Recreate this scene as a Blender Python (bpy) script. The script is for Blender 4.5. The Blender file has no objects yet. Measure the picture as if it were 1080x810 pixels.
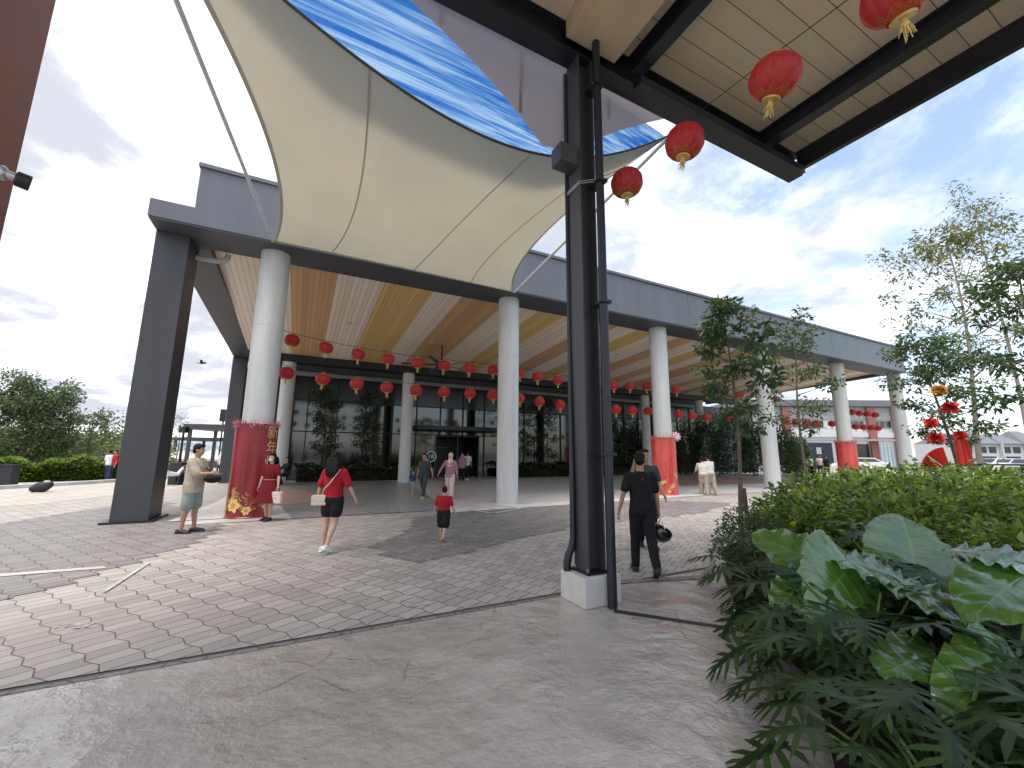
import bpy, bmesh, math, random
import numpy as np
from mathutils import Vector, Matrix, noise as mnoise
R = math.radians
sc = bpy.context.scene
col = sc.collection
# ------------------------------------------------------------------ camera
CAM_H, F_PX, PITCH, ROLL = 1.62, 433.4, 0.1665, -0.00818
def camera():
    cd = bpy.data.cameras.new("camera"); co = bpy.data.objects.new("camera", cd); col.objects.link(co)
    cd.sensor_width = 36; cd.lens = F_PX / 1080 * 36; cd.clip_start = .05; cd.clip_end = 3000
    X = Vector((1, 0, 0)); U = Vector((0, -math.sin(PITCH), math.cos(PITCH))); Fw = Vector((0, math.cos(PITCH), math.sin(PITCH)))
    c, s = math.cos(ROLL), math.sin(ROLL)
    x2 = X * c - U * s; u2 = X * s + U * c
    m = Matrix((x2, u2, -Fw)).transposed().to_4x4(); m.translation = (0, 0, CAM_H)
    co.matrix_world = m; sc.camera = co
camera()
# ------------------------------------------------------------------ sky, sun, exposure
SUN_EL, SUN_AZ = R(73), R(205)      # azimuth measured clockwise from +Y
def sky():
    w = bpy.data.worlds.new("World"); sc.world = w; w.use_nodes = True
    nt = w.node_tree; N = nt.nodes; L = nt.links; N.clear()
    out = N.new('ShaderNodeOutputWorld'); sk = N.new('ShaderNodeTexSky'); sk.sky_type = 'NISHITA'
    sk.sun_disc = False; sk.sun_elevation = SUN_EL; sk.sun_rotation = SUN_AZ; sk.dust_density = 1.5; sk.ozone_density = 1.5
    bg = N.new('ShaderNodeBackground'); bg.inputs[1].default_value = .115; hs = N.new('ShaderNodeHueSaturation'); hs.inputs['Saturation'].default_value = .85; L.new(sk.outputs[0], hs.inputs['Color']); L.new(hs.outputs[0], bg.inputs[0])
    tc = N.new('ShaderNodeTexCoord'); sep = N.new('ShaderNodeSeparateXYZ'); L.new(tc.outputs['Generated'], sep.inputs[0])
    def M(op, a, b=None, c=None):
        n = N.new('ShaderNodeMath'); n.operation = op
        for i, v in enumerate((a, b, c)):
            if v is None: continue
            if isinstance(v, (int, float)): n.inputs[i].default_value = v
            else: L.new(v, n.inputs[i])
        return n.outputs[0]
    z = M('ADD', M('MAXIMUM', sep.outputs[2], 0.0), .22)
    cb = N.new('ShaderNodeCombineXYZ'); L.new(M('DIVIDE', sep.outputs[0], z), cb.inputs[0]); L.new(M('DIVIDE', sep.outputs[1], z), cb.inputs[1])
    def noi(scale, det, rough, dist, off):
        mp = N.new('ShaderNodeMapping'); mp.inputs['Location'].default_value = off; L.new(cb.outputs[0], mp.inputs[0])
        n = N.new('ShaderNodeTexNoise'); n.inputs['Scale'].default_value = scale; n.inputs['Detail'].default_value = det
        n.inputs['Roughness'].default_value = rough; n.inputs['Distortion'].default_value = dist; L.new(mp.outputs[0], n.inputs[0]); return n.outputs[0]
    cov = noi(1.5, 10, .64, .25, (3.1, 1.7, 0))
    cov = M('ADD', cov, M('MULTIPLY', sep.outputs[0], -.21))        # more cloud towards the left
    cov = M('ADD', cov, M('MULTIPLY', M('MAXIMUM', sep.outputs[1], -.2), .06))
    r1 = N.new('ShaderNodeMapRange'); r1.interpolation_type = 'SMOOTHSTEP'; L.new(cov, r1.inputs[0]); r1.inputs[1].default_value = .28; r1.inputs[2].default_value = .56
    shd = noi(1.3, 9, .62, .2, (8.3, 5.1, 0))
    r2 = N.new('ShaderNodeMapRange'); r2.interpolation_type = 'SMOOTHSTEP'; L.new(shd, r2.inputs[0]); r2.inputs[1].default_value = .37; r2.inputs[2].default_value = .58
    mx = N.new('ShaderNodeMix'); mx.data_type = 'RGBA'; L.new(r2.outputs[0], mx.inputs[0])
    mx.inputs[6].default_value = (.78, .78, .80, 1); mx.inputs[7].default_value = (.27, .278, .315, 1)
    cl = N.new('ShaderNodeBackground'); L.new(mx.outputs[2], cl.inputs[0]); cl.inputs[1].default_value = 1.0
    ms = N.new('ShaderNodeMixShader'); L.new(r1.outputs[0], ms.inputs[0]); L.new(bg.outputs[0], ms.inputs[1]); L.new(cl.outputs[0], ms.inputs[2])
    L.new(ms.outputs[0], out.inputs[0])
sky()
def sun():
    sd = bpy.data.lights.new("sun", 'SUN'); sd.energy = 1.25; sd.angle = R(40); sd.color = (1, .95, .88)
    so = bpy.data.objects.new("sun", sd); col.objects.link(so)
    d = Vector((math.sin(SUN_AZ) * math.cos(SUN_EL), math.cos(SUN_AZ) * math.cos(SUN_EL), math.sin(SUN_EL)))
    so.rotation_euler = d.to_track_quat('Z', 'Y').to_euler(); so.location = d * 200
sun()
vs = sc.view_settings; vs.view_transform = 'Standard'; vs.look = 'None'; vs.exposure = 1.5; vs.gamma = 1; vs.use_curve_mapping = False
sc.cycles.max_bounces = 8; sc.cycles.transparent_max_bounces = 12
# ------------------------------------------------------------------ frames of reference
ANG = R(27.05)
ORG = Vector((-6.6115, 10.7406, 0))                     # foot of the first canopy column
ES = Vector((math.cos(ANG), math.sin(ANG), 0)); ET = Vector((-math.sin(ANG), math.cos(ANG), 0))
def W(s, t, z=0): return ORG + ES * s + ET * t + Vector((0, 0, z))
def ray(px, py):
    a = (px - 540) / F_PX; b = (405 - py) / F_PX; c, s = math.cos(ROLL), math.sin(ROLL)
    a, b = a * c + b * s, -a * s + b * c
    return Vector((a, math.cos(PITCH) - b * math.sin(PITCH), math.sin(PITCH) + b * math.cos(PITCH)))
EYE = Vector((0, 0, CAM_H))
def G(px, py, z=0): r = ray(px, py); return EYE + r * ((z - CAM_H) / r.z)
def AT(px, py, y): r = ray(px, py); return EYE + r * (y / r.y)
def loc(p): q = p - ORG; return Vector((q.dot(ES), q.dot(ET), p.z))
def TP(px, py, t):                                      # point on a plane t = const, in local (s,t,z)
    r = ray(px, py); k = (t - (EYE - ORG).dot(ET)) / r.dot(ET); return loc(EYE + r * k)
def SP(px, py, s):
    r = ray(px, py); k = (s - (EYE - ORG).dot(ES)) / r.dot(ES); return loc(EYE + r * k)
# ------------------------------------------------------------------ objects
def tag(o, label=None, cat=None, group=None, kind=None):
    if label: o["label"] = label
    if cat: o["category"] = cat
    if group: o["group"] = group
    if kind: o["kind"] = kind
    return o
def empty(name, p=(0, 0, 0), rz=0, label=None, cat=None, group=None):
    o = bpy.data.objects.new(name, None); col.objects.link(o); o.location = p; o.rotation_euler = (0, 0, rz)
    o.empty_display_size = .2
    return tag(o, label, cat, group)
def link(name, me, mats, parent=None, smooth=False):
    o = bpy.data.objects.new(name, me); col.objects.link(o)
    for m in (mats if isinstance(mats, (list, tuple)) else [mats]): me.materials.append(m)
    if smooth:
        me.polygons.foreach_set('use_smooth', [True] * len(me.polygons))
    if parent: o.parent = parent
    return o
def copy_tree(o, parent=None):
    c = o.copy(); col.objects.link(c)
    if parent: c.parent = parent
    for ch in list(o.children): copy_tree(ch, c)
    return c
class MB:
    """collects faces and links them as one mesh"""
    def __init__(s): s.v = []; s.f = []; s.mi = []; s.m = 0
    def add(s, vs, fs):
        n = len(s.v); s.v += [tuple(v) for v in vs]; s.f += [tuple(i + n for i in f) for f in fs]; s.mi += [s.m] * len(fs); return s
    def box(s, lo, hi):
        (a, b, c), (d, e, f) = lo, hi
        return s.add([(a, b, c), (d, b, c), (d, e, c), (a, e, c), (a, b, f), (d, b, f), (d, e, f), (a, e, f)],
                     [(0, 3, 2, 1), (4, 5, 6, 7), (0, 1, 5, 4), (1, 2, 6, 5), (2, 3, 7, 6), (3, 0, 4, 7)])
    def bar(s, p, q, w, h=None):                        # square bar from p to q
        p, q = Vector(p), Vector(q); h = h or w; d = (q - p).normalized()
        u = d.cross(Vector((0, 0, 1))); u = u.normalized() if u.length > 1e-4 else Vector((1, 0, 0)); n = u.cross(d)
        c = [u * w / 2 * i + n * h / 2 * j for i, j in ((-1, -1), (1, -1), (1, 1), (-1, 1))]
        return s.add([p + k for k in c] + [q + k for k in c], [(0, 1, 2, 3), (7, 6, 5, 4), (0, 4, 5, 1), (1, 5, 6, 2), (2, 6, 7, 3), (3, 7, 4, 0)])
    def tube(s, pts, r, n=8, cap=True, ell=None):
        pts = [Vector(p) for p in pts]; rs = r if isinstance(r, (list, tuple)) else [r] * len(pts)
        ref = None; vs = []
        for i, p in enumerate(pts):
            d = (pts[min(i + 1, len(pts) - 1)] - pts[max(i - 1, 0)]).normalized()
            if ref is None:
                ref = Vector((1, 0, 0)) if abs(d.x) < .9 else Vector((0, 1, 0))
            u = (ref - d * ref.dot(d)).normalized(); w = d.cross(u); ref = u
            ra = rs[i] if isinstance(rs[i], (tuple, list)) else (rs[i], rs[i])
            vs += [p + u * math.cos(2 * math.pi * k / n) * ra[0] + w * math.sin(2 * math.pi * k / n) * ra[1] for k in range(n)]
        fs = [(i * n + k, i * n + (k + 1) % n, (i + 1) * n + (k + 1) % n, (i + 1) * n + k) for i in range(len(pts) - 1) for k in range(n)]
        if cap: fs += [tuple(range(n - 1, -1, -1)), tuple(range((len(pts) - 1) * n, len(pts) * n))]
        return s.add(vs, fs)
    def lathe(s, prof, c=(0, 0, 0), n=24):               # prof: (r, z) list, bottom to top
        vs = [(c[0] + r * math.cos(2 * math.pi * k / n), c[1] + r * math.sin(2 * math.pi * k / n), c[2] + z) for r, z in prof for k in range(n)]
        fs = [(i * n + k, i * n + (k + 1) % n, (i + 1) * n + (k + 1) % n, (i + 1) * n + k) for i in range(len(prof) - 1) for k in range(n)]
        fs += [tuple(range(n - 1, -1, -1)), tuple(range((len(prof) - 1) * n, len(prof) * n))]
        return s.add(vs, fs)
    def ell(s, c, r, n=14, m=9, rot=None):
        vs = []; fs = []
        for i in range(m + 1):
            a = math.pi * i / m
            for k in range(n):
                b = 2 * math.pi * k / n
                p = Vector((r[0] * math.sin(a) * math.cos(b), r[1] * math.sin(a) * math.sin(b), -r[2] * math.cos(a)))
                if rot: p = rot @ p
                vs.append(Vector(c) + p)
        for i in range(m):
            for k in range(n): fs.append((i * n + k, i * n + (k + 1) % n, (i + 1) * n + (k + 1) % n, (i + 1) * n + k))
        return s.add(vs, fs)
    def prism(s, poly, z0, z1):
        n = len(poly)
        return s.add([(x, y, z0) for x, y in poly] + [(x, y, z1) for x, y in poly],
                     [tuple(range(n - 1, -1, -1)), tuple(range(n, 2 * n))] + [(i, (i + 1) % n, n + (i + 1) % n, n + i) for i in range(n)])
    def mesh(s, name):
        me = bpy.data.meshes.new(name); me.from_pydata(s.v, [], s.f); me.validate()
        if len(me.polygons) == len(s.mi) and any(s.mi): me.polygons.foreach_set('material_index', s.mi)
        me.update(); return me
    def build(s, name, mats, parent=None, smooth=False, bevel=0):
        me = s.mesh(name)
        if bevel:
            bm = bmesh.new(); bm.from_mesh(me); bmesh.ops.remove_doubles(bm, verts=bm.verts, dist=1e-5)
            bmesh.ops.bevel(bm, geom=[e for e in bm.edges if len(e.link_faces) == 2 and e.calc_face_angle(0) > .5], offset=bevel, segments=2, affect='EDGES', profile=.6)
            bm.to_mesh(me); bm.free()
        if smooth:
            bm = bmesh.new(); bm.from_mesh(me); bmesh.ops.remove_doubles(bm, verts=bm.verts, dist=1e-6); bmesh.ops.recalc_face_normals(bm, faces=bm.faces)
            for e in bm.edges:
                if len(e.link_faces) == 2 and e.calc_face_angle(0) > .7: e.smooth = False
            bm.to_mesh(me); bm.free()
        return link(name, me, mats, parent, smooth)
def ordinal(i):
    o = ['first', 'second', 'third', 'fourth', 'fifth', 'sixth', 'seventh', 'eighth', 'ninth', 'tenth', 'eleventh', 'twelfth', 'thirteenth', 'fourteenth', 'fifteenth', 'sixteenth',
         'seventeenth', 'eighteenth', 'nineteenth', 'twentieth']
    return o[i] if i < 20 else 'twenty-' + o[i - 20]
# ------------------------------------------------------------------ materials
MATS = {}
def mat(name, c, rough=.6, var=.12, scale=6, metal=0, bump=0, bscale=40, spec=.5, trans=0, coat=0, streak=False, tint=None):
    """Principled with noise-varied colour; trans mixes in a translucent part"""
    if name in MATS: return MATS[name]
    m = bpy.data.materials.new(name); m.use_nodes = True; MATS[name] = m
    nt = m.node_tree; N = nt.nodes; L = nt.links; b = N['Principled BSDF']; out = N['Material Output']
    b.inputs['Roughness'].default_value = rough; b.inputs['Metallic'].default_value = metal; b.inputs['Specular IOR Level'].default_value = spec
    if coat: b.inputs['Coat Weight'].default_value = coat; b.inputs['Coat Roughness'].default_value = .08
    tc = N.new('ShaderNodeTexCoord'); mp = N.new('ShaderNodeMapping'); L.new(tc.outputs['Object'], mp.inputs[0])
    if streak: mp.inputs['Scale'].default_value = (1, 1, .12)
    n = N.new('ShaderNodeTexNoise'); n.inputs['Scale'].default_value = scale; n.inputs['Detail'].default_value = 6; n.inputs['Roughness'].default_value = .62
    L.new(mp.outputs[0], n.inputs[0])
    r = N.new('ShaderNodeMapRange'); L.new(n.outputs[0], r.inputs[0]); r.inputs[1].default_value = .3; r.inputs[2].default_value = .7
    mx = N.new('ShaderNodeMix'); mx.data_type = 'RGBA'; L.new(r.outputs[0], mx.inputs[0])
    t2 = tint or tuple(x * (1 + var) for x in c)
    mx.inputs[6].default_value = (*[x * (1 - var) for x in c], 1); mx.inputs[7].default_value = (*t2, 1)
    L.new(mx.outputs[2], b.inputs['Base Color'])
    r2 = N.new('ShaderNodeMapRange'); L.new(n.outputs[0], r2.inputs[0]); r2.inputs[3].default_value = max(rough - .08, .02); r2.inputs[4].default_value = min(rough + .08, 1); L.new(r2.outputs[0], b.inputs['Roughness'])
    if bump:
        n2 = N.new('ShaderNodeTexNoise'); n2.inputs['Scale'].default_value = bscale; n2.inputs['Detail'].default_value = 5; L.new(tc.outputs['Object'], n2.inputs[0])
        bp = N.new('ShaderNodeBump'); bp.inputs['Strength'].default_value = bump; bp.inputs['Distance'].default_value = .02; L.new(n2.outputs[0], bp.inputs['Height']); L.new(bp.outputs[0], b.inputs['Normal'])
    if trans:
        t = N.new('ShaderNodeBsdfTranslucent'); L.new(mx.outputs[2], t.inputs[0]); ms = N.new('ShaderNodeMixShader'); ms.inputs[0].default_value = trans
        L.new(b.outputs[0], ms.inputs[1]); L.new(t.outputs[0], ms.inputs[2]); L.new(ms.outputs[0], out.inputs[0])
    return m
def leafmat(name, c1, c2, rough=.4, trans=.35, spec=.5):
    if name in MATS: return MATS[name]
    m = bpy.data.materials.new(name); m.use_nodes = True; MATS[name] = m
    nt = m.node_tree; N = nt.nodes; L = nt.links; b = N['Principled BSDF']; out = N['Material Output']
    g = N.new('ShaderNodeNewGeometry'); mx = N.new('ShaderNodeMix'); mx.data_type = 'RGBA'; L.new(g.outputs['Random Per Island'], mx.inputs[0])
    mx.inputs[6].default_value = (*c1, 1); mx.inputs[7].default_value = (*c2, 1)
    old = N.new('ShaderNodeMath'); old.operation = 'GREATER_THAN'; old.inputs[1].default_value = .972; L.new(g.outputs['Random Per Island'], old.inputs[0])
    m0 = mx; mx = N.new('ShaderNodeMix'); mx.data_type = 'RGBA'; L.new(old.outputs[0], mx.inputs[0]); L.new(m0.outputs[2], mx.inputs[6]); mx.inputs[7].default_value = (c2[0] * 1.35 + .03, c2[1] * 1.05 + .02, c2[2] * .8, 1)
    L.new(mx.outputs[2], b.inputs['Base Color']); b.inputs['Roughness'].default_value = rough; b.inputs['Specular IOR Level'].default_value = spec
    t = N.new('ShaderNodeBsdfTranslucent'); hs = N.new('ShaderNodeHueSaturation'); hs.inputs['Value'].default_value = 1.5; hs.inputs['Hue'].default_value = .485; L.new(mx.outputs[2], hs.inputs['Color']); L.new(hs.outputs[0], t.inputs[0])
    ms = N.new('ShaderNodeMixShader'); ms.inputs[0].default_value = trans; L.new(b.outputs[0], ms.inputs[1]); L.new(t.outputs[0], ms.inputs[2]); L.new(ms.outputs[0], out.inputs[0])
    return m
class NG:
    """small helper for hand-made node materials"""
    def __init__(s, name):
        s.m = bpy.data.materials.new(name); s.m.use_nodes = True; MATS[name] = s.m
        s.N = s.m.node_tree.nodes; s.L = s.m.node_tree.links; s.b = s.N['Principled BSDF']; s.out = s.N['Material Output']
        s.tc = s.N.new('ShaderNodeTexCoord')
    def n(s, t, **kw):
        x = s.N.new(t)
        for k, v in kw.items(): setattr(x, k, v)
        return x
    def math(s, op, a, b=None, c=None):
        n = s.N.new('ShaderNodeMath'); n.operation = op
        for i, v in enumerate((a, b, c)):
            if v is None: continue
            if isinstance(v, (int, float)): n.inputs[i].default_value = v
            else: s.L.new(v, n.inputs[i])
        return n.outputs[0]
    def noise(s, scale, det=5, rough=.6, vec=None, sc=None, dist=0):
        n = s.N.new('ShaderNodeTexNoise'); n.inputs['Scale'].default_value = scale; n.inputs['Detail'].default_value = det; n.inputs['Roughness'].default_value = rough; n.inputs['Distortion'].default_value = dist
        v = vec or s.tc.outputs['Object']
        if sc:
            mp = s.N.new('ShaderNodeMapping'); mp.inputs['Scale'].default_value = sc; s.L.new(v, mp.inputs[0]); v = mp.outputs[0]
        s.L.new(v, n.inputs[0]); return n.outputs[0]
    def rng(s, v, a, b, c=0, d=1, smooth=True):
        n = s.N.new('ShaderNodeMapRange')
        if smooth: n.interpolation_type = 'SMOOTHSTEP'
        s.L.new(v, n.inputs[0])
        for i, x in enumerate((a, b, c, d)): n.inputs[i + 1].default_value = x
        return n.outputs[0]
    def mix(s, f, a, b, mode='MIX'):
        n = s.N.new('ShaderNodeMix'); n.data_type = 'RGBA'; n.blend_type = mode
        if isinstance(f, (int, float)): n.inputs[0].default_value = f
        else: s.L.new(f, n.inputs[0])
        for i, x in ((6, a), (7, b)):
            if isinstance(x, tuple): n.inputs[i].default_value = (*x, 1)
            else: s.L.new(x, n.inputs[i])
        return n.outputs[2]
    def bump(s, h, strength, dist=.02, prev=None):
        n = s.N.new('ShaderNodeBump'); n.inputs['Strength'].default_value = strength; n.inputs['Distance'].default_value = dist; s.L.new(h, n.inputs['Height'])
        if prev: s.L.new(prev, n.inputs['Normal'])
        return n.outputs[0]
    def done(s, color=None, rough=None, normal=None, spec=None):
        if color is not None: s.L.new(color, s.b.inputs['Base Color'])
        if rough is not None:
            if isinstance(rough, (int, float)): s.b.inputs['Roughness'].default_value = rough
            else: s.L.new(rough, s.b.inputs['Roughness'])
        if normal is not None: s.L.new(normal, s.b.inputs['Normal'])
        if spec is not None: s.b.inputs['Specular IOR Level'].default_value = spec
        return s.m
def paver_mat(name, c, dark, bw=.16, bh=.27, var=.36):
    g = NG(name); v = g.tc.outputs['Object']
    sep = g.n('ShaderNodeSeparateXYZ'); g.L.new(v, sep.inputs[0])
    wob = g.math('MULTIPLY', g.math('PINGPONG', sep.outputs[0], bw), .26)
    wob2 = g.math('MULTIPLY', g.math('SINE', g.math('MULTIPLY', sep.outputs[1], 2 * math.pi / bh)), .005)
    cb = g.n('ShaderNodeCombineXYZ'); g.L.new(g.math('ADD', sep.outputs[0], wob2), cb.inputs[0]); g.L.new(g.math('ADD', sep.outputs[1], wob), cb.inputs[1])
    br = g.n('ShaderNodeTexBrick'); g.L.new(cb.outputs[0], br.inputs['Vector'])
    br.inputs['Scale'].default_value = 1; br.inputs['Brick Width'].default_value = bw; br.inputs['Row Height'].default_value = bh; br.inputs['Mortar Size'].default_value = .007; br.inputs['Mortar Smooth'].default_value = .35; br.inputs['Bias'].default_value = 0
    br.inputs['Color1'].default_value = (*[x * (1 - var * .5) for x in c], 1); br.inputs['Color2'].default_value = (*[x * (1 + var * .5) for x in c], 1); br.inputs['Mortar'].default_value = (*dark, 1)
    big = g.noise(.35, 6, .65); st = g.noise(2.2, 7, .7); fine = g.noise(60, 3, .6)
    c1 = g.mix(g.rng(big, .3, .7, 0, .3), br.outputs[0], tuple(x * .66 for x in c))
    c2 = g.mix(g.rng(st, .52, .8, 0, .4), c1, tuple(x * 1.35 for x in c))
    c3 = g.mix(.18, c2, g.mix(fine, (.05, .05, .05), (.75, .72, .68)), 'OVERLAY')
    spots = g.rng(g.noise(9, 2, .4), .73, .75, 0, .55)
    c3 = g.mix(spots, c3, (.62, .58, .52))
    nb = g.bump(br.outputs['Fac'], .5, -.006); nb = g.bump(fine, .25, .004, nb)
    return g.done(c3, g.rng(st, .3, .7, .5, .75), nb, .45)
def coated(g, c, b, gloss, nb):
    g.b.inputs['Coat Roughness'].default_value = .16; g.L.new(g.rng(g.noise(.9, 6, .65), .38, .62, .25, 1), g.b.inputs['Coat Weight']); g.L.new(nb, g.b.inputs['Coat Normal'])
    return g.done(c, g.rng(b, .3, .75, gloss, gloss + .25), nb, .7)
def concrete_mat(name, c, gloss=.45, stamped=True):
    g = NG(name); a = g.noise(.55, 8, .68); b = g.noise(4, 9, .72, dist=.6); f = g.noise(70, 4, .6)
    c1 = g.mix(g.rng(a, .3, .7), tuple(x * .82 for x in c), tuple(x * 1.12 for x in c))
    c2 = g.mix(g.rng(b, .3, .72, 0, .8 if not stamped else .4), c1, tuple(x * 1.45 for x in c) if not stamped else tuple(x * .66 for x in c))
    c2 = g.mix(.2, c2, g.mix(f, (.1, .1, .1), (.8, .8, .8)), 'OVERLAY')
    crk = g.n('ShaderNodeTexVoronoi'); crk.feature = 'DISTANCE_TO_EDGE'; crk.inputs['Scale'].default_value = .55
    vv = g.n('ShaderNodeMix'); vv.data_type = 'RGBA'; vv.inputs[0].default_value = .22; g.L.new(g.tc.outputs['Object'], vv.inputs[6]); 
    nz = g.n('ShaderNodeTexNoise'); nz.inputs['Scale'].default_value = 2.2; nz.inputs['Detail'].default_value = 7; g.L.new(g.tc.outputs['Object'], nz.inputs[0]); g.L.new(nz.outputs[1], vv.inputs[7]); g.L.new(vv.outputs[2], crk.inputs[0])
    crack = g.rng(crk.outputs[0], .0, .007, .8, 0)
    crack = g.math('MULTIPLY', crack, g.rng(g.noise(.8, 3), .5, .6))
    if stamped: c2 = g.mix(crack, c2, tuple(x * .35 for x in c))
    nb = None
    if stamped:
        rip = g.noise(2.6, 6, .62, dist=.1); rd2 = g.n('ShaderNodeTexNoise'); rd2.noise_type = 'RIDGED_MULTIFRACTAL'; rd2.inputs['Scale'].default_value = 2.4; rd2.inputs['Detail'].default_value = 4; rd2.inputs['Distortion'].default_value = .1; g.L.new(g.tc.outputs['Object'], rd2.inputs[0])
        nb = g.bump(rip, .7, .07); nb = g.bump(rd2.outputs[0], .8, .035, nb)
    nb = g.bump(f, .2, .003, nb)
    return g.done(c2, g.rng(b, .3, .75, gloss, gloss + .22), nb, .6) if not stamped else coated(g, c2, b, gloss, nb)
def board_mat(name, c, pitch, axis=0, gap=.05, var=.12, rough=.5):
    g = NG(name); sep = g.n('ShaderNodeSeparateXYZ'); g.L.new(g.tc.outputs['Object'], sep.inputs[0])
    u = g.math('DIVIDE', sep.outputs[axis], pitch); fr = g.math('FRACT', u); idx = g.math('FLOOR', u)
    wn = g.n('ShaderNodeTexWhiteNoise'); wn.noise_dimensions = '1D'; g.L.new(idx, wn.inputs['W'])
    line = g.math('LESS_THAN', fr, gap)
    gr = g.noise(3, 7, .65, sc=(.3, 14, 3) if axis == 1 else (14, .3, 3))
    base = g.mix(wn.outputs[0], tuple(x * (1 - var) for x in c), tuple(x * (1 + var) for x in c))
    base = g.mix(g.rng(gr, .3, .7, 0, .3), base, tuple(x * .7 for x in c))
    base = g.mix(line, base, tuple(x * .12 for x in c))
    return g.done(base, rough, None, .4)
M = {}
M['dgrey'] = mat('dark_grey_steel', (.05, .052, .058), .45, .15, 3, streak=True)
M['dgrey2'] = mat('dark_navy_steel', (.013, .015, .022), .42, .15, 3)
M['fascia'] = mat('grey_cladding', (.136, .141, .158), .38, .13, 1.5, streak=True)
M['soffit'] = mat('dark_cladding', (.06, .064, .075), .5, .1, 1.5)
M['white'] = mat('white_painted_concrete', (.55, .56, .55), .6, .13, 3.5, bump=.05, streak=True)
M['plinth'] = mat('pale_plinth_concrete', (.55, .55, .53), .7, .1, 6, bump=.15)
M['black'] = mat('black_paint', (.012, .012, .013), .45, .2, 8)
M['rubber'] = mat('black_rubber', (.02, .02, .021), .7, .2, 12)
M['pvc'] = mat('grey_pvc', (.5, .48, .46), .4, .08)
M['metal'] = mat('galvanised_steel', (.5, .5, .5), .35, .1, 20, metal=.8)
M['glass'] = mat('dark_reflective_glass', (.006, .007, .008), .03, .1, 1, spec=1.0)
M['glass'].node_tree.nodes['Principled BSDF'].inputs['IOR'].default_value = 1.52
M['spandrel'] = mat('dark_glass_panel', (.014, .018, .02), .22, .15, 1)
M['redpaint'] = mat('brick_red_paint', (.27, .10, .085), .55, .12, 5, bump=.08)
M['gold'] = mat('gold_foil', (.62, .42, .12), .35, .15, 30, metal=.3)
M['lpaint'] = mat('cream_road_paint', (.5, .47, .42), .7, .25, 9)
M['cream'] = board_mat('cream_ceiling_boards', (.82, .71, .60), .165, 0)
M['brown'] = board_mat('brown_ceiling_boards', (.58, .36, .19), .165, 0)
M['ochre'] = board_mat('ochre_ceiling_boards', (.70, .48, .20), .165, 0)
M['tan'] = board_mat('tan_soffit_boards', (.62, .50, .37), .30, 1, .035, .06)
M['beige'] = mat('beige_panel', (.5, .38, .25), .5, .08, 3)
# ------------------------------------------------------------------ the ground
def poly_px(pts, z=0): return [G(px, py) for px, py in pts]
def sheet(name, pts, z, m, rz=0, kind='structure'):
    """flat sheet through world points, with its own frame turned by rz so that the paving pattern follows it"""
    mt = Matrix.Rotation(-rz, 3, 'Z'); mb = MB()
    q = [mt @ Vector((p[0], p[1], 0)) for p in pts]
    mb.add([(p.x, p.y, 0) for p in q], [tuple(range(len(q)))])
    o = mb.build(name, m); o.rotation_euler.z = rz; o.location.z = z
    if o.data.polygons[0].normal.z < 0: o.data.flip_normals()
    o['kind'] = kind; return o
RZP = R(-31)
BW, BH = .16, .27
M['paver'] = paver_mat('grey_beige_pavers', (.43, .40, .37), (.13, .057, .053))
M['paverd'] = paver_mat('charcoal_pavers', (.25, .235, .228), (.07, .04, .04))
M['paverl'] = paver_mat('pale_beige_pavers', (.52, .48, .42), (.16, .15, .13))  # lighter beige paver colour for the far left of the plaza
M['slab'] = concrete_mat('stamped_grey_concrete', (.52, .475, .425), .22)
M['floor'] = concrete_mat('canopy_floor_concrete', (.50, .485, .465), .28, False)
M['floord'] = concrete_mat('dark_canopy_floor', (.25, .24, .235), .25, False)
M['floorl'] = concrete_mat('pale_concrete_band', (.52, .50, .47), .5, False)
M['terra'] = concrete_mat('reddish_brown_floor', (.34, .22, .17), .4, False)
M['soil'] = mat('planting_soil', (.035, .026, .018), .95, .4, 12, bump=.6)
M['asph'] = mat('asphalt', (.12, .12, .12), .85, .2, 2, bump=.1)
M['grass'] = mat('lawn_green', (.12, .2, .045), .9, .35, 1.2, bump=.4)
sheet('ground', [(-1500, -800, 0), (1500, -800, 0), (1500, 2500, 0), (-1500, 2500, 0)], -.012, M['asph'])
sheet('plaza_paving', [W(-40, -8.2), W(70, -8.2), W(70, 40), W(-40, 40)], -.004, M['paver'], RZP)
sheet('walkway_slab', [W(-14, -8.3), W(7.0, -8.3), W(7.0, -30), W(-14, -30)], 0.0, M['slab'], 0)
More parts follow.
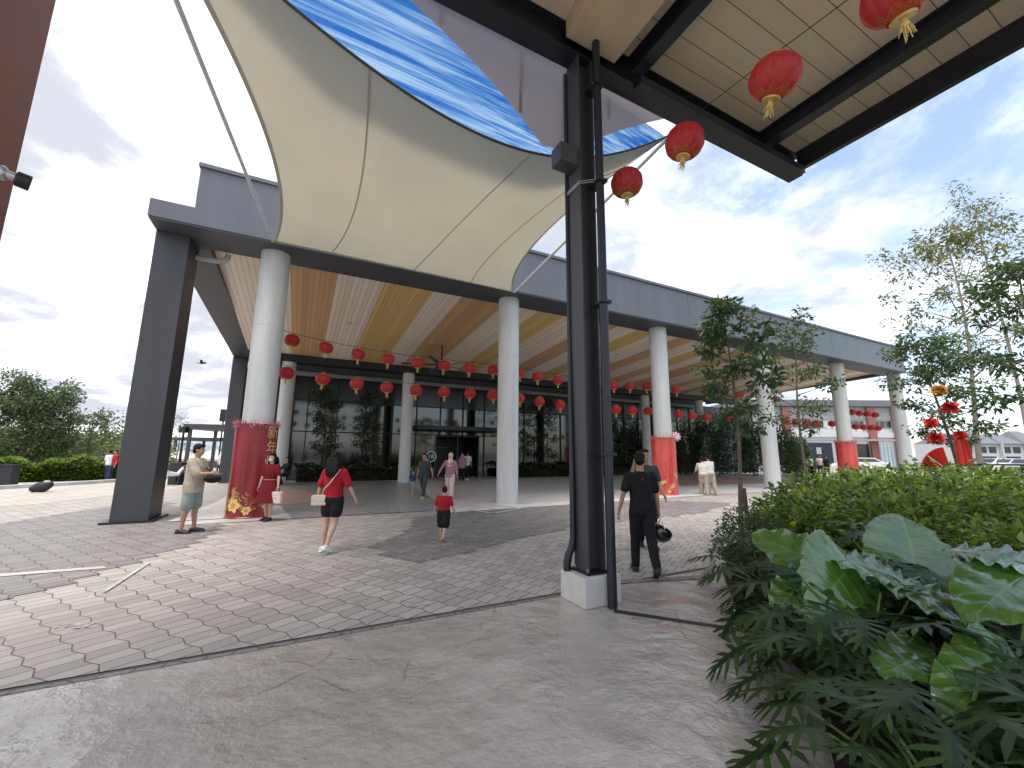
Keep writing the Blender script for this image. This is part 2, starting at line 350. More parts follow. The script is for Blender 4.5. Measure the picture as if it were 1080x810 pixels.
# thin dark edging between the slab and the pavers, then the joints in the slab
mb = MB(); a, b = W(-14, -8.33), W(7.0, -8.33)
sheet('slab_edging', [W(-14, -8.325), W(3.8, -8.325), W(3.8, -8.275), W(-14, -8.275)], .004, M['paverd'])
sheet('slab_joint', [G(648, 643), G(648, 646.5), G(800, 669), G(800, 666)], .004, M['black'])
sheet('slab_edging', [G(652, 612), G(653, 616), G(742, 611), G(758, 592), G(754, 590), G(738, 607.5)], .008, M['paverd'])
def inside(p, poly):
    c = False; n = len(poly)
    for i in range(n):
        a, b = poly[i], poly[i - 1]
        if (a.y > p.y) != (b.y > p.y) and p.x < (b.x - a.x) * (p.y - a.y) / (b.y - a.y) + a.x: c = not c
    return c
def paved(name, pts, z, m):
    """paving of another colour laid brick by brick, so its edge steps along the bricks"""
    poly = [Matrix.Rotation(-RZP, 3, 'Z') @ Vector((p.x, p.y, 0)) for p in pts]
    x0, x1 = min(p.x for p in poly), max(p.x for p in poly); y0, y1 = min(p.y for p in poly), max(p.y for p in poly)
    mb = MB()
    for j in range(int(y0 // BH) - 1, int(y1 // BH) + 2):
        off = BW / 2 if j % 2 else 0; run = None
        for i in range(int(x0 // BW) - 2, int(x1 // BW) + 3):
            xa = i * BW + off; ok = inside(Vector((xa + BW / 2, (j + .5) * BH, 0)), poly)
            if ok and run is None: run = xa
            if not ok and run is not None:
                mb.add([(run, j * BH, 0), (xa, j * BH, 0), (xa, j * BH + BH, 0), (run, j * BH + BH, 0)], [(0, 1, 2, 3)]); run = None
    o = mb.build(name, m); o.rotation_euler.z = RZP; o.location.z = z; o['kind'] = 'structure'; return o
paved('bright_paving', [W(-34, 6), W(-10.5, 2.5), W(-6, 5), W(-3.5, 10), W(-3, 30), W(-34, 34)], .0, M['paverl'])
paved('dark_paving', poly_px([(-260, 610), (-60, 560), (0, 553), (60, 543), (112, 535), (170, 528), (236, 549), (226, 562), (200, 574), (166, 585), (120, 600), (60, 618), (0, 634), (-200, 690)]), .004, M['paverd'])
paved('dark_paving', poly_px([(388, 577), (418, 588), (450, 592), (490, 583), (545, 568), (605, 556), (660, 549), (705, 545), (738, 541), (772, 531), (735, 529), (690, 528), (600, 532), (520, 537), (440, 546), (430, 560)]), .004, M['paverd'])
# under the canopy
sheet('canopy_floor', [W(-1.2, -.9), W(37, -.9), W(37, 15), W(-1.2, 15)], .008, M['floor'], ANG)
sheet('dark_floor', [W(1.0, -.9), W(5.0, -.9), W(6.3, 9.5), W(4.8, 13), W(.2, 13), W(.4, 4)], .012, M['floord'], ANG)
sheet('pale_floor_band', [W(4.6, -1.5), W(16, -.95), W(16, -.5), W(4.6, -.75)], .012, M['floorl'], ANG)
sheet('terracotta_floor', [W(-.9, 2), W(1.4, 2.2), W(2.2, 4.3), W(1.0, 8), W(-.9, 8)], .016, M['terra'], ANG)
sheet('terracotta_floor', [W(19, 3.0), W(30, 2), W(30, 9), W(22, 9)], .012, M['terra'], ANG)
sheet('pale_floor_band', poly_px([(176, 551), (262, 546), (262, 525), (236, 527)]), .020, M['floorl'])
# painted frames and cover lines on the paving
def frame(name, pts, w, z, label):
    mb = MB(); n = len(pts)
    for i in range(n):
        a, b = pts[i], pts[(i + 1) % n]; d = (b - a).normalized(); o = Vector((-d.y, d.x, 0)) * w
        mb.add([a, b, b + o, a + o], [(0, 1, 2, 3)])
    o = mb.build(name, M['lpaint']); o.location.z = z; tag(o, label, 'painted frame'); return o
frame('utility_frame', poly_px([(496, 538), (522, 533.5), (547, 537), (520, 541.5)]), .12, .018, 'white painted square frame round a cover in front of the middle white column')
frame('utility_frame', poly_px([(652, 579), (652, 571), (662, 570.5), (682, 577)]), .06, .006, 'white painted cover frame beside the black steel post behind the walking man')
for nm, q, lb in (('drain_cover', [(-20, 612), (0, 606), (110, 598), (112, 600), (0, 609), (-20, 615)], 'long pale drain strip across the dark paving at the far left'),
              ('drain_cover', [(107, 625), (112, 625), (159, 594), (155, 594)], 'short pale drain strip set diagonally in the beige pavers')):
    o = sheet(nm, poly_px(q), .012, M['lpaint']); del o['kind']; tag(o, lb, 'drain cover')
mb = MB(); rnd = random.Random(4)
for px, py, n in ((70, 662, 14), (85, 660, 8), (425, 632, 14), (447, 640, 8), (520, 545, 3), (560, 540, 2)):
    for k in range(n):
        c = G(px + rnd.uniform(-16, 16), py + rnd.uniform(-4, 4)) + Vector((0, 0, rnd.uniform(0, .003))); r = rnd.uniform(.006, .026)
        mb.add([c + Vector((math.cos(a) * r * rnd.uniform(.5, 1.2), math.sin(a) * r * rnd.uniform(.5, 1.2), 0)) for a in [i * math.pi / 3.5 for i in range(7)]], [tuple(range(7))])
o = mb.build('paint_splash', M['lpaint']); o.location.z = .006; o['kind'] = 'stuff'; tag(o, 'small pale splashes and chips scattered on the pavers', 'paint splash')
# ------------------------------------------------------------------ the entrance canopy
can = empty('entrance_canopy', ORG, ANG, 'large grey flat-roofed entrance canopy on white round columns with a striped board ceiling', 'canopy')
S0, S1 = -1.78, 36.2
mb = MB().box((S0, -.70, 7.52), (S1, .40, 8.66)); mb.build('fascia', M['fascia'], can, bevel=.01)
mb = MB().box((S0 - .03, -.76, 8.66), (S1 + .03, .45, 8.76)); mb.build('coping', M['fascia'], can)
mb = MB().box((-2.62, -.76, 7.08), (S1 + .06, .46, 7.52)); mb.build('edge_beam', M['fascia'], can)
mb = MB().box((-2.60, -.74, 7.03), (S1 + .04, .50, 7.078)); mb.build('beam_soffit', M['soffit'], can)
mb = MB()                                                # joints of the cladding sheets
for k in range(1, 13):
    s = S0 + k * 2.92; MB().box((s, -.703, 7.54), (s + .014, -.70, 8.64)).build('cladding_joint', M['soffit'], can)
Z0, Z1, TB = 7.25, 6.50, 10.7                            # ceiling, sloping down towards the glass
bounds = [-1.6, .31, 1.65, 3.11, 4.76, 5.83, 7.55]
seq = ['cream', 'brown', 'cream', 'ochre', 'cream', 'brown']
rnd = random.Random(7); k = 0; nxt = ['cream', 'ochre', 'cream', 'brown']
while bounds[-1] < S1 - .3:
    bounds.append(min(bounds[-1] + rnd.choice((1.15, 1.32, 1.48, 1.65)), S1 - .2)); seq.append(nxt[k % 4]); k += 1
for a, b, c in zip(bounds, bounds[1:], seq):
    mb = MB().add([(a, .5, Z0), (b, .5, Z0), (b, TB, Z1), (a, TB, Z1), (a, .5, Z0 + .05), (b, .5, Z0 + .05), (b, TB, Z1 + .05), (a, TB, Z1 + .05)],
                  [(0, 3, 2, 1), (4, 5, 6, 7), (0, 1, 5, 4), (2, 3, 7, 6), (1, 2, 6, 5), (3, 0, 4, 7)])
    mb.build('ceiling_stripe', M[c], can)
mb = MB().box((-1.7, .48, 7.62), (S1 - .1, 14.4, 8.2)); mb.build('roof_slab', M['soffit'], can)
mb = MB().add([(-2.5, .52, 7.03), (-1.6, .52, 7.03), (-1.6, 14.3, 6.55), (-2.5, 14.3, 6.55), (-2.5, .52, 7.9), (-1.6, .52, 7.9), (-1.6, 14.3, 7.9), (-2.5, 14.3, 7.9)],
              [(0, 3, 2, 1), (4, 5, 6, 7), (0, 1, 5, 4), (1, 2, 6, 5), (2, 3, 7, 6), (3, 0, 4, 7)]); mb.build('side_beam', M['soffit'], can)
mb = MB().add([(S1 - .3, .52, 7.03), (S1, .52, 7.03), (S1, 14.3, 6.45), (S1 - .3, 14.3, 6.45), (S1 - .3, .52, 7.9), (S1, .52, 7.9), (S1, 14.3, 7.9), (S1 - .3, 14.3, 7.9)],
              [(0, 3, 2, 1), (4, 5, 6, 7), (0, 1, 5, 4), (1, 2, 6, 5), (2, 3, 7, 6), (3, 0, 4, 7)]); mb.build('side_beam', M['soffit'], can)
mb = MB().box((-1.58, 10.71, 6.12), (S1 - .32, 11.5, 6.62)); mb.build('rear_beam', M['dgrey2'], can)
def column(s, t, r, h, seam=True):
    mb = MB().lathe([(r * 1.0, 0), (r, h)], (s, t, 0), 40)
    o = mb.build('column', M['white'], can, smooth=True)
    if seam:
        for z in (2.45, 4.9): MB().lathe([(r + .002, z), (r + .004, z + .004), (r + .004, z + .012), (r + .002, z + .016)], (s, t, 0), 40).build('joint_ring', M['pvc'], o, smooth=True)
    return o
for k in range(6): column(7.277 * k, 0, .36, 7.05)
for k in range(6): column(.22 + 6.13 * k, 11.08, .33, 6.14)
# dark clad posts that carry the left end
mb = MB().box((-2.60, -.12, .02), (-1.92, .90, 7.03)); p = mb.build('clad_post', M['dgrey'], can, bevel=.012)
MB().box((-2.74, -.24, 0.01), (-1.80, 1.02, .05)).build('base_plate', M['dgrey2'], p)
for z in (2.6, 5.1): MB().box((-2.603, -.123, z), (-1.917, .903, z + .012)).build('panel_joint', M['soffit'], p)
MB().box((-2.52, 13.2, .02), (-1.9, 14.0, 6.56)).build('clad_post', M['dgrey'], can, bevel=.01)
mb = MB().tube([(-1.95, .66, 6.80), (-1.42, .66, 6.80), (-1.30, .66, 6.83), (-1.22, .66, 6.92), (-1.2, .66, 7.04)], .075, 12); mb.build('drain_pipe', M['pvc'], can, smooth=True)
for s, t in ((2.45, 5.2), (3.9, 3.2), (6.2, 6.2), (9.5, 4.5), (12.3, 5.6), (15.9, 4.2), (19, 6), (23, 4.5), (4.2, 8.4), (8.4, 8.8)):
    z = Z0 + (Z1 - Z0) * (t - .5) / (TB - .5)
    MB().lathe([(.10, -.035), (.11, -.03), (.11, 0.02)], (s, t, z), 16).build('downlight', M['pvc'], can)
# ------------------------------------------------------------------ the glass building behind
gb = empty('glass_building', ORG, ANG, 'dark glass-fronted building under the canopy with a dark doorway', 'building')
TG = 13.9; SG0, SG1 = -1.5, 34.0
DS0, DS1 = 8.9, 12.0
mb = MB().box((SG0, TG, 0.0), (DS0, TG + .06, 4.55)).box((DS1, TG, 0.0), (SG1, TG + .06, 4.55)).box((DS0, TG, 2.75), (DS1, TG + .06, 4.55)); mb.build('glazing', M['glass'], gb)
MB().box((SG0, TG - .01, 4.56), (SG1, TG + .06, 6.15)).build('spandrel_panel', M['spandrel'], gb)
MB().box((SG0, TG - .25, 6.16), (SG1, TG + .1, 6.9)).build('head_wall', M['fascia'], gb)
MB().box((SG0, TG - .55, 5.9), (SG1, TG - .26, 6.12)).build('light_trough', mat('pale_grey_trim', (.30, .31, .33), .45, .08), gb)
mb = MB(); s = 1.26 - 1.58 * 2
ms = []
while s < SG1: ms.append(s); s += 1.585
for s in ms:
    lo = 2.75 if DS0 < s < DS1 else 0
    mb.box((s - .03, TG - .09, lo), (s + .03, TG - .012, 6.15))
for z in (2.72, 4.52): mb.box((SG0, TG - .075, z), (SG1, TG - .013, z + .06))
mb.build('mullion_grid', M['black'], gb)
MB().box((7.3, 12.4, 3.02), (13.4, TG - .1, 3.28)).build('entrance_awning', M['dgrey2'], gb, bevel=.01)
mb = MB().box((DS0, TG + 3, 0.01), (DS1, TG + 3.1, 2.75)).box((DS0 - .1, TG + .06, 0.01), (DS0, TG + 3, 2.75)).box((DS1, TG + .06, .01), (DS1 + .1, TG + 3, 2.75)).box((DS0, TG + .07, 2.65), (DS1, TG + 3, 2.75))
mb.build('doorway_recess', M['black'], gb)
mb = MB().box((DS0 + .25, TG + 2.2, 1.95), (DS0 + 1.6, TG + 2.25, 2.0)); mb.build('inner_sign_band', mat('dull_orange_panel', (.3, .16, .06), .6), gb)
mb = MB().box((DS0, TG - .08, .012), (DS0 + .07, TG - .01, 2.75)).box((DS1 - .07, TG - .08, .012), (DS1, TG - .01, 2.75)).box((DS0 + 1.52, TG - .07, .012), (DS0 + 1.57, TG - .02, 2.72)); mb.build('door_frame', M['dgrey'], gb)
MB().box((SG0, TG + .1, 6.9), (SG1, TG + 10, 7.6)).box((SG1 - .2, TG + .07, 0), (SG1, TG + 10, 6.9)).box((SG0, TG + .07, 0), (SG0 + .2, TG + 10, 6.9)).box((SG0 + .2, TG + 9.8, 0), (SG1 - .2, TG + 10, 6.9)).box((SG1 + .01, TG, 0), (42.5, TG + .3, 6.2)).build('wall', M['soffit'], gb)
# the circled number on the glass
def text_mesh(body, size):
    c = bpy.data.curves.new('lettering', 'FONT'); c.body = body; c.size = size; c.align_x = 'CENTER'; c.align_y = 'CENTER'; c.resolution_u = 4
    o = bpy.data.objects.new('lettering', c); col.objects.link(o); dg = bpy.context.evaluated_depsgraph_get()
    me = bpy.data.meshes.new_from_object(o.evaluated_get(dg)); bpy.data.objects.remove(o); bpy.data.curves.remove(c); return me
M['wsign'] = mat('white_sign_paint', (.8, .8, .8), .5, .03)
p = TP(454.5, 481.5, TG - .16)
sg = empty('number_sign', W(p.x, TG - .16, p.z), ANG, 'round white-ringed sign reading 18 beside the dark doorway', 'sign')
mb = MB(); n = 40
rr = [(.36, 0), (.29, 0)]
vs_ = [(r * math.cos(2 * math.pi * k / n), y, r * math.sin(2 * math.pi * k / n)) for r, y in ((.36, 0), (.29, 0), (.36, .02), (.29, .02)) for k in range(n)]
fs_ = []
for k in range(n):
    k2 = (k + 1) % n; fs_ += [(k, k2, n + k2, n + k), (2 * n + k, 3 * n + k, 3 * n + k2, 2 * n + k2), (k, 2 * n + k, 2 * n + k2, k2), (n + k, n + k2, 3 * n + k2, 3 * n + k)]
mb.add(vs_, fs_); mb.build('ring', M['wsign'], sg)
MB().add([(.29 * math.cos(2 * math.pi * k / n), .012, .29 * math.sin(2 * math.pi * k / n)) for k in range(n)], [tuple(range(n))]).build('face', M['black'], sg)
me = text_mesh('18', .42)
for v in me.vertices: v.co = (v.co.x, -.004, v.co.y)
link('numeral', me, M['wsign'], sg)
# ceiling fan under the canopy
fp = TP(466, 378, 6.5)
fan = empty('ceiling_fan', W(fp.x, 6.5, 0), ANG, 'large dark ceiling fan hanging on a rod under the striped ceiling', 'fan')
zt = Z0 + (Z1 - Z0) * 6 / 10.2; zf = fp.z - .35
MB().tube([(0, 0, zf), (0, 0, zt + .01)], .04, 10).build('rod', M['black'], fan)
MB().lathe([(.05, -.14), (.2, -.1), (.22, .02), (.1, .12), (.05, .16)], (0, 0, zf), 20).build('motor', M['black'], fan, smooth=True)
for k in range(5):
    a = R(20 + 72 * k); d = Vector((math.cos(a), math.sin(a), 0)); q = Vector((-d.y, d.x, 0))
    c0, c1 = d * .2, d * 1.9
    mb = MB().add([c0 - q * .07 + Vector((0, 0, zf - .02)), c1 - q * .06 + Vector((0, 0, zf - .02)), c1 + q * .06 + Vector((0, 0, zf + .03)), c0 + q * .09 + Vector((0, 0, zf + .03)),
                   c0 - q * .07 + Vector((0, 0, zf - .0)), c1 - q * .06 + Vector((0, 0, zf - .0)), c1 + q * .06 + Vector((0, 0, zf + .05)), c0 + q * .09 + Vector((0, 0, zf + .05))],
                  [(0, 3, 2, 1), (4, 5, 6, 7), (0, 1, 5, 4), (1, 2, 6, 5), (2, 3, 7, 6), (3, 0, 4, 7)])
    mb.build('blade', M['soffit'], fan)
# ------------------------------------------------------------------ the walkway roof over the camera
wr = empty('walkway_roof', ORG, ANG, 'dark steel walkway roof overhead with tan board soffit', 'roof')
TR = -8.6; RS0, RS1 = -4.2, 9.10; RT1 = -14.8
MB().box((RS0, RT1, 7.40), (RS1, TR - .12, 7.44)).build('soffit_boards', M['tan'], wr)
MB().box((RS0 - .1, RT1, 7.46), (RS1 + .1, TR + .1, 7.6)).build('roof_sheet', M['soffit'], wr)
def ibeam(name, p, q, w, h, m, parent):
    """I section from p to q (top centre line); web and two flanges"""
    p, q = Vector(p), Vector(q); mb = MB(); o = Vector((0, 0, h / 2)); fl = .018
    mb.bar(p, q, w, fl); mb.bar(p - Vector((0, 0, h - fl)), q - Vector((0, 0, h - fl)), w, fl); mb.bar(p - Vector((0, 0, h / 2 - fl / 2)), q - Vector((0, 0, h / 2 - fl / 2)), .02, h - 2 * fl - .002)
    return mb.build(name, m, parent)
ibeam('front_beam', (RS0, TR, 7.385), (9.26, TR, 7.385), .26, .42, M['dgrey2'], wr)
MB().box((4.9, TR - .3, 6.83), (9.0, TR - .15, 6.96)).build('gutter_rail', M['dgrey2'], wr)
for s in (-.2, 4.95, 8.05): ibeam('cross_beam', (s, TR - .14, 7.385), (s, RT1, 7.385), .20, .30, M['dgrey2'], wr)
MB().box((RS1 - .02, RT1, 7.02), (RS1 + .08, TR - .14, 7.456)).build('edge_trim', M['dgrey2'], wr)
MB().box((3.72, RT1, 7.10), (4.55, TR - .15, 7.395)).build('boxed_beam', M['beige'], wr, bevel=.01)
# post (H section) with its downpipes and plinth
post = empty('roof_post', W(4.07, TR), ANG, 'dark steel H-section post with downpipes on a square concrete plinth', 'post')
PL = MB().box((-.26, -.205, 0), (.24, .26, .31)).build('plinth', M['plinth'], post, bevel=.02)
mb = MB().box((-.14, -.12, .31), (-.12, .14, 7.0)).box((.08, -.12, .31), (.10, .14, 7.0)).box((-.12, .0, .31), (.08, .02, 7.0))
mb.build('column', M['dgrey'], post)
MB().box((-.17, -.15, .312), (.14, .17, .335)).build('base_plate', M['dgrey2'], post)
for i in (-.13, .10):
    for j in (-.10, .12): MB().lathe([(.014, .33), (.014, .37), (.008, .375)], (i, j, 0), 6).build('anchor_bolt', M['metal'], post)
mb = MB().tube([(.05, -.272, .005), (.05, -.272, 1.0), (.05, -.272, 3.0), (.05, -.272, 5.0), (.05, -.272, 7.25)], .052, 14); d = mb.build('downpipe', M['dgrey2'], post, smooth=True)
for z in (1.6, 3.4, 5.0, 6.4): MB().box((-.02, -.34, z), (.12, -.115, z + .035)).build('pipe_clamp', M['black'], d)
mb = MB().tube([(-.235, .15, .31), (-.235, .15, .40), (-.22, .145, .47), (-.185, .13, .56), (-.172, .12, .66), (-.172, .12, 1.2), (-.15, .16, 3.0), (-.15, .165, 6.9)], [.045, .045, .045, .042, .036, .032, .028, .028], 12); mb.build('conduit_pipe', M['dgrey2'], post, smooth=True)
MB().box((-.42, -.10, 5.30), (-.142, .12, 5.56)).build('sail_bracket', M['dgrey'], post, bevel=.008)
mb = MB()
for z in (5.02, 5.05): mb.tube([(-.16, -.13, z), (.12, -.345, z), (.13, -.12, z), (.12, .15, z), (-.16, .21, z), (-.16, -.13, z)], .006, 5)
mb.build('cable_tie', M['metal'], post)
# red-brown clad post at the far left
rp = empty('red_post', W(-1.10, TR), ANG, 'tall brick-red post at the near left edge of the roof', 'post')
MB().box((-.55, -.35, 0.01), (0.0, .30, 7.0)).build('shaft', M['redpaint'], rp, bevel=.01)
MB().box((-.65, -.45, 0.003), (.1, .4, .12)).build('base', M['plinth'], rp)
# ------------------------------------------------------------------ shade sails
def sail_mat(name, c, rough, trans, stripes=None, alpha=None):
    g = NG(name); w = g.n('ShaderNodeTexNoise'); w.inputs['Scale'].default_value = 380; g.L.new(g.tc.outputs['Object'], w.inputs[0])
    big = g.noise(.8, 6, .6)
    cc = g.mix(g.rng(big, .3, .7, 0, .35), c, tuple(x * .86 for x in c))
    if stripes:
        st = g.noise(1.0, 9, .72, sc=(.10, 5.5, 5.5)); st2 = g.noise(1.0, 3, .6, sc=(.04, 26, 26))
        f = g.math('ADD', g.math('MULTIPLY', st, .72), g.math('MULTIPLY', st2, .28)); cc = g.mix(g.rng(f, .42, .60), c, stripes)
    g.done(cc, rough, g.bump(w.outputs[0], .12, .002), .3)
    t = g.n('ShaderNodeBsdfTranslucent'); g.L.new(cc, t.inputs[0]); ms = g.n('ShaderNodeMixShader'); ms.inputs[0].default_value = trans
    g.L.new(g.b.outputs[0], ms.inputs[1]); g.L.new(t.outputs[0], ms.inputs[2]); last = ms
    if alpha is not None:
        tr = g.n('ShaderNodeBsdfTransparent'); m2 = g.n('ShaderNodeMixShader'); m2.inputs[0].default_value = alpha
        g.L.new(tr.outputs[0], m2.inputs[1]); g.L.new(ms.outputs[0], m2.inputs[2]); last = m2
    g.L.new(last.outputs[0], g.out.inputs[0]); return g.m
M['sail'] = sail_mat('cream_sail_cloth', (.69, .665, .575), .75, .5)
M['seam'] = sail_mat('cream_sail_seam', (.58, .55, .47), .8, .45)
M['hem'] = sail_mat('grey_sail_hem', (.10, .10, .10), .8, .2)
M['bluesail'] = sail_mat('blue_striped_cloth', (.12, .36, .70), .8, .6, (.62, .76, .88))
M['gseam'] = mat('grey_sheet_seam', (.20, .18, .18), .6)
M['greysail'] = sail_mat('grey_translucent_sheet', (.66, .60, .60), .5, .6, None, .84)
def bez(p, q, c, u):
    """quadratic curve p -> q passing through p..q with its middle pulled to c"""
    k = c * 2 - (p + q) / 2
    return p * (1 - u) ** 2 + k * 2 * u * (1 - u) + q * u * u
class Sail:
    def __init__(s, A, B, C, D, mAB, mBC, mDC, mAD): s.c = [Vector(x) for x in (A, B, C, D)]; s.m = [Vector(x) for x in (mAB, mBC, mDC, mAD)]
    def P(s, u, v):                                      # u: left (A-B) to right (D-C); v: top (A-D) to bottom (B-C)
        A, B, C, D = s.c; l, b, r, t = s.m
        L, Rr = bez(A, B, l, v), bez(D, C, r, v); T, Bo = bez(A, D, t, u), bez(B, C, b, u)
        return L * (1 - u) + Rr * u + T * (1 - v) + Bo * v - (A * (1 - u) * (1 - v) + D * u * (1 - v) + B * (1 - u) * v + C * u * v)
    def rip(s, u, v):                                    # creases fanning out of the lower corners
        z = 0
        for cu, cv in ((0, 1), (1, 1)):
            du, dv = abs(u - cu), abs(v - cv); d = math.hypot(du, dv); z += .016 * math.sin(math.atan2(dv, du + 1e-6) * 16) * math.exp(-d * 5) * min(1, d * 8) * min(1, du * 12) * min(1, dv * 12)
        return z
    def strip(s, name, f0, f1, m, parent, n=60, th=.006, off=-.006):
        mb = MB(); vs = []
        for i in range(n + 1):
            x = i / n; a, b = s.P(*f0(x)), s.P(*f1(x)); o = Vector((0, 0, off)); p = Vector((0, 0, th)); vs += [a + o, b + o, a + o - p, b + o - p]
        fs = []
        for i in range(n):
            k = 4 * i; fs += [(k, k + 4, k + 5, k + 1), (k + 2, k + 3, k + 7, k + 6), (k, k + 2, k + 6, k + 4), (k + 1, k + 5, k + 7, k + 3)]
        mb.add(vs, fs); return mb.build(name, m, parent, smooth=True)
    def cloth(s, name, m, parent, n=44, th=.003):
        mb = MB(); vs = []; fs = []
        for i in range(n + 1):
            for j in range(n + 1): vs.append(s.P(i / n, j / n) + Vector((0, 0, s.rip(i / n, j / n))))
        k = len(vs); vs += [v + Vector((0, 0, th)) for v in vs]
        for i in range(n):
            for j in range(n):
                a = i * (n + 1) + j; q = (a, a + 1, a + n + 2, a + n + 1); fs += [q[::-1], tuple(x + k for x in q)]
        mb.add(vs, fs); return mb.build(name, m, parent, smooth=True)
cs = empty('shade_sail', ORG, ANG, 'large cream shade sail with curved edges hung between the walkway roof and the canopy', 'shade sail')
A, B, C, D = (-.85, -8.36, 6.95), (-.04, -.84, 7.02), (7.02, -.84, 6.98), (6.12, -8.36, 6.92)
sail = Sail(A, B, C, D, (.12, -4.5, 6.95), (3.45, -1.0, 6.95), (5.9, -4.2, 6.85), (3.45, -7.18, 6.62))
cl = sail.cloth('cloth', M['sail'], cs)
def bar2(a): return (lambda x: (a(x)[0] - .006, a(x)[1])), (lambda x: (a(x)[0] + .006, a(x)[1]))
for u0, u1 in ((.24, .20), (.60, .52), (.86, .78)):
    sail.strip('seam', lambda x, a=u0, b=u1: (a + (b - a) * x - .0018, x), lambda x, a=u0, b=u1: (a + (b - a) * x + .0018, x), M['seam'], cl)
for f0, f1 in ((lambda x: (0, x), lambda x: (.009, x)), (lambda x: (1, x), lambda x: (.991, x)), (lambda x: (x, 1), lambda x: (x, .988))):
    sail.strip('hem', f0, f1, M['seam'], cl)
sail.strip('hem', lambda x: (x, 0), lambda x: (x, .006), M['hem'], cl, th=.012)
mb = MB()
for c, q in ((B, (-.04, -.74, 7.06)), (C, (7.05, -.74, 7.06)), (D, (6.2, -8.55, 7.0)), (A, (-1.0, -8.5, 7.0))): mb.bar(c, q, .035)
mb.build('corner_shackle', M['metal'], cs)
bs = empty('shade_sail', ORG, ANG, 'blue and white striped shade cloth stretched above the cream sail', 'shade sail')
blue = Sail((-.6, -8.3, 7.28), (.9, -6.6, 7.25), (4.6, -6.35, 7.12), (6.2, -8.2, 6.97), (-.15, -7.5, 7.26), (2.9, -6.4, 7.2), (5.65, -7.2, 7.0), (2.7, -8.32, 7.25))
blue.cloth('cloth', M['bluesail'], bs)
gs = empty('shade_sail', ORG, ANG, 'grey translucent sheet sagging below the roof beam above the blue cloth', 'shade sail')
grey = Sail((.6, -8.40, 7.30), (3.60, -8.34, 5.72), (3.95, -8.34, 5.72), (6.0, -8.40, 7.12), (2.25, -8.37, 6.68), (3.78, -8.34, 5.75), (4.9, -8.36, 6.45), (3.5, -8.41, 7.30))
gcl = grey.cloth('cloth', M['greysail'], gs)
for s_, z_ in ((2.12, 6.80), (3.25, 6.08), (4.75, 6.62)): MB().box((s_ - .02, -8.36, z_), (s_ + .02, -8.345, 7.0)).build('seam', M['gseam'], gcl)
for p, q, lb in (((-.04, -.86, 7.02), (-.95, -8.44, 7.02), 'white steel stay rod running from the first column up towards the red post'),
                 ((7.08, -.84, 7.0), (6.18, -8.44, 6.98), 'white steel stay rod running from the second column up to the walkway roof beam')):
    o = MB().tube([p, q], .034, 12).build('stay_rod', M['white'], None, smooth=True); o.location = ORG; o.rotation_euler.z = ANG; tag(o, lb, 'stay rod')
# ------------------------------------------------------------------ lanterns
def lantern_mat():
    g = NG('red_lantern_cloth'); sep = g.n('ShaderNodeSeparateXYZ'); g.L.new(g.tc.outputs['Object'], sep.inputs[0])
    n = g.noise(16, 5, .6); band = g.math('ABSOLUTE', sep.outputs[2])
    az = g.math('MULTIPLY', g.math('ARCTAN2', sep.outputs[1], sep.outputs[0]), 9.0)
    lace = g.math('ADD', g.math('MULTIPLY', g.math('SINE', az), .012), g.math('MULTIPLY', n, .05))
    f = g.math('MULTIPLY', g.rng(g.math('ADD', band, lace), .158, .164), g.rng(g.noise(70, 3), .42, .52))
    c = g.mix(g.rng(n, .3, .7), (.52, .018, .03), (.66, .04, .055)); az2 = g.math('ABSOLUTE', g.math('COSINE', g.math('MULTIPLY', g.math('ARCTAN2', sep.outputs[1], sep.outputs[0]), 8.0))); c = g.mix(g.rng(az2, .0, .16, .6, 0), c, (.16, .004, .008)); oi = g.n('ShaderNodeObjectInfo'); c = g.mix(g.math('MULTIPLY', oi.outputs['Random'], .38), c, (.62, .10, .07)); c = g.mix(g.math('MULTIPLY', f, .7), c, (.50, .27, .07))
    g.done(c, .42, None, .5)
    t = g.n('ShaderNodeBsdfTranslucent'); g.L.new(c, t.inputs[0]); ms = g.n('ShaderNodeMixShader'); ms.inputs[0].default_value = .45
    g.L.new(g.b.outputs[0], ms.inputs[1]); g.L.new(t.outputs[0], ms.inputs[2]); g.L.new(ms.outputs[0], g.out.inputs[0]); return g.m
M['lantern'] = lantern_mat()
M['yellow'] = mat('yellow_tassel_thread', (.62, .47, .16), .7, .2, 40)
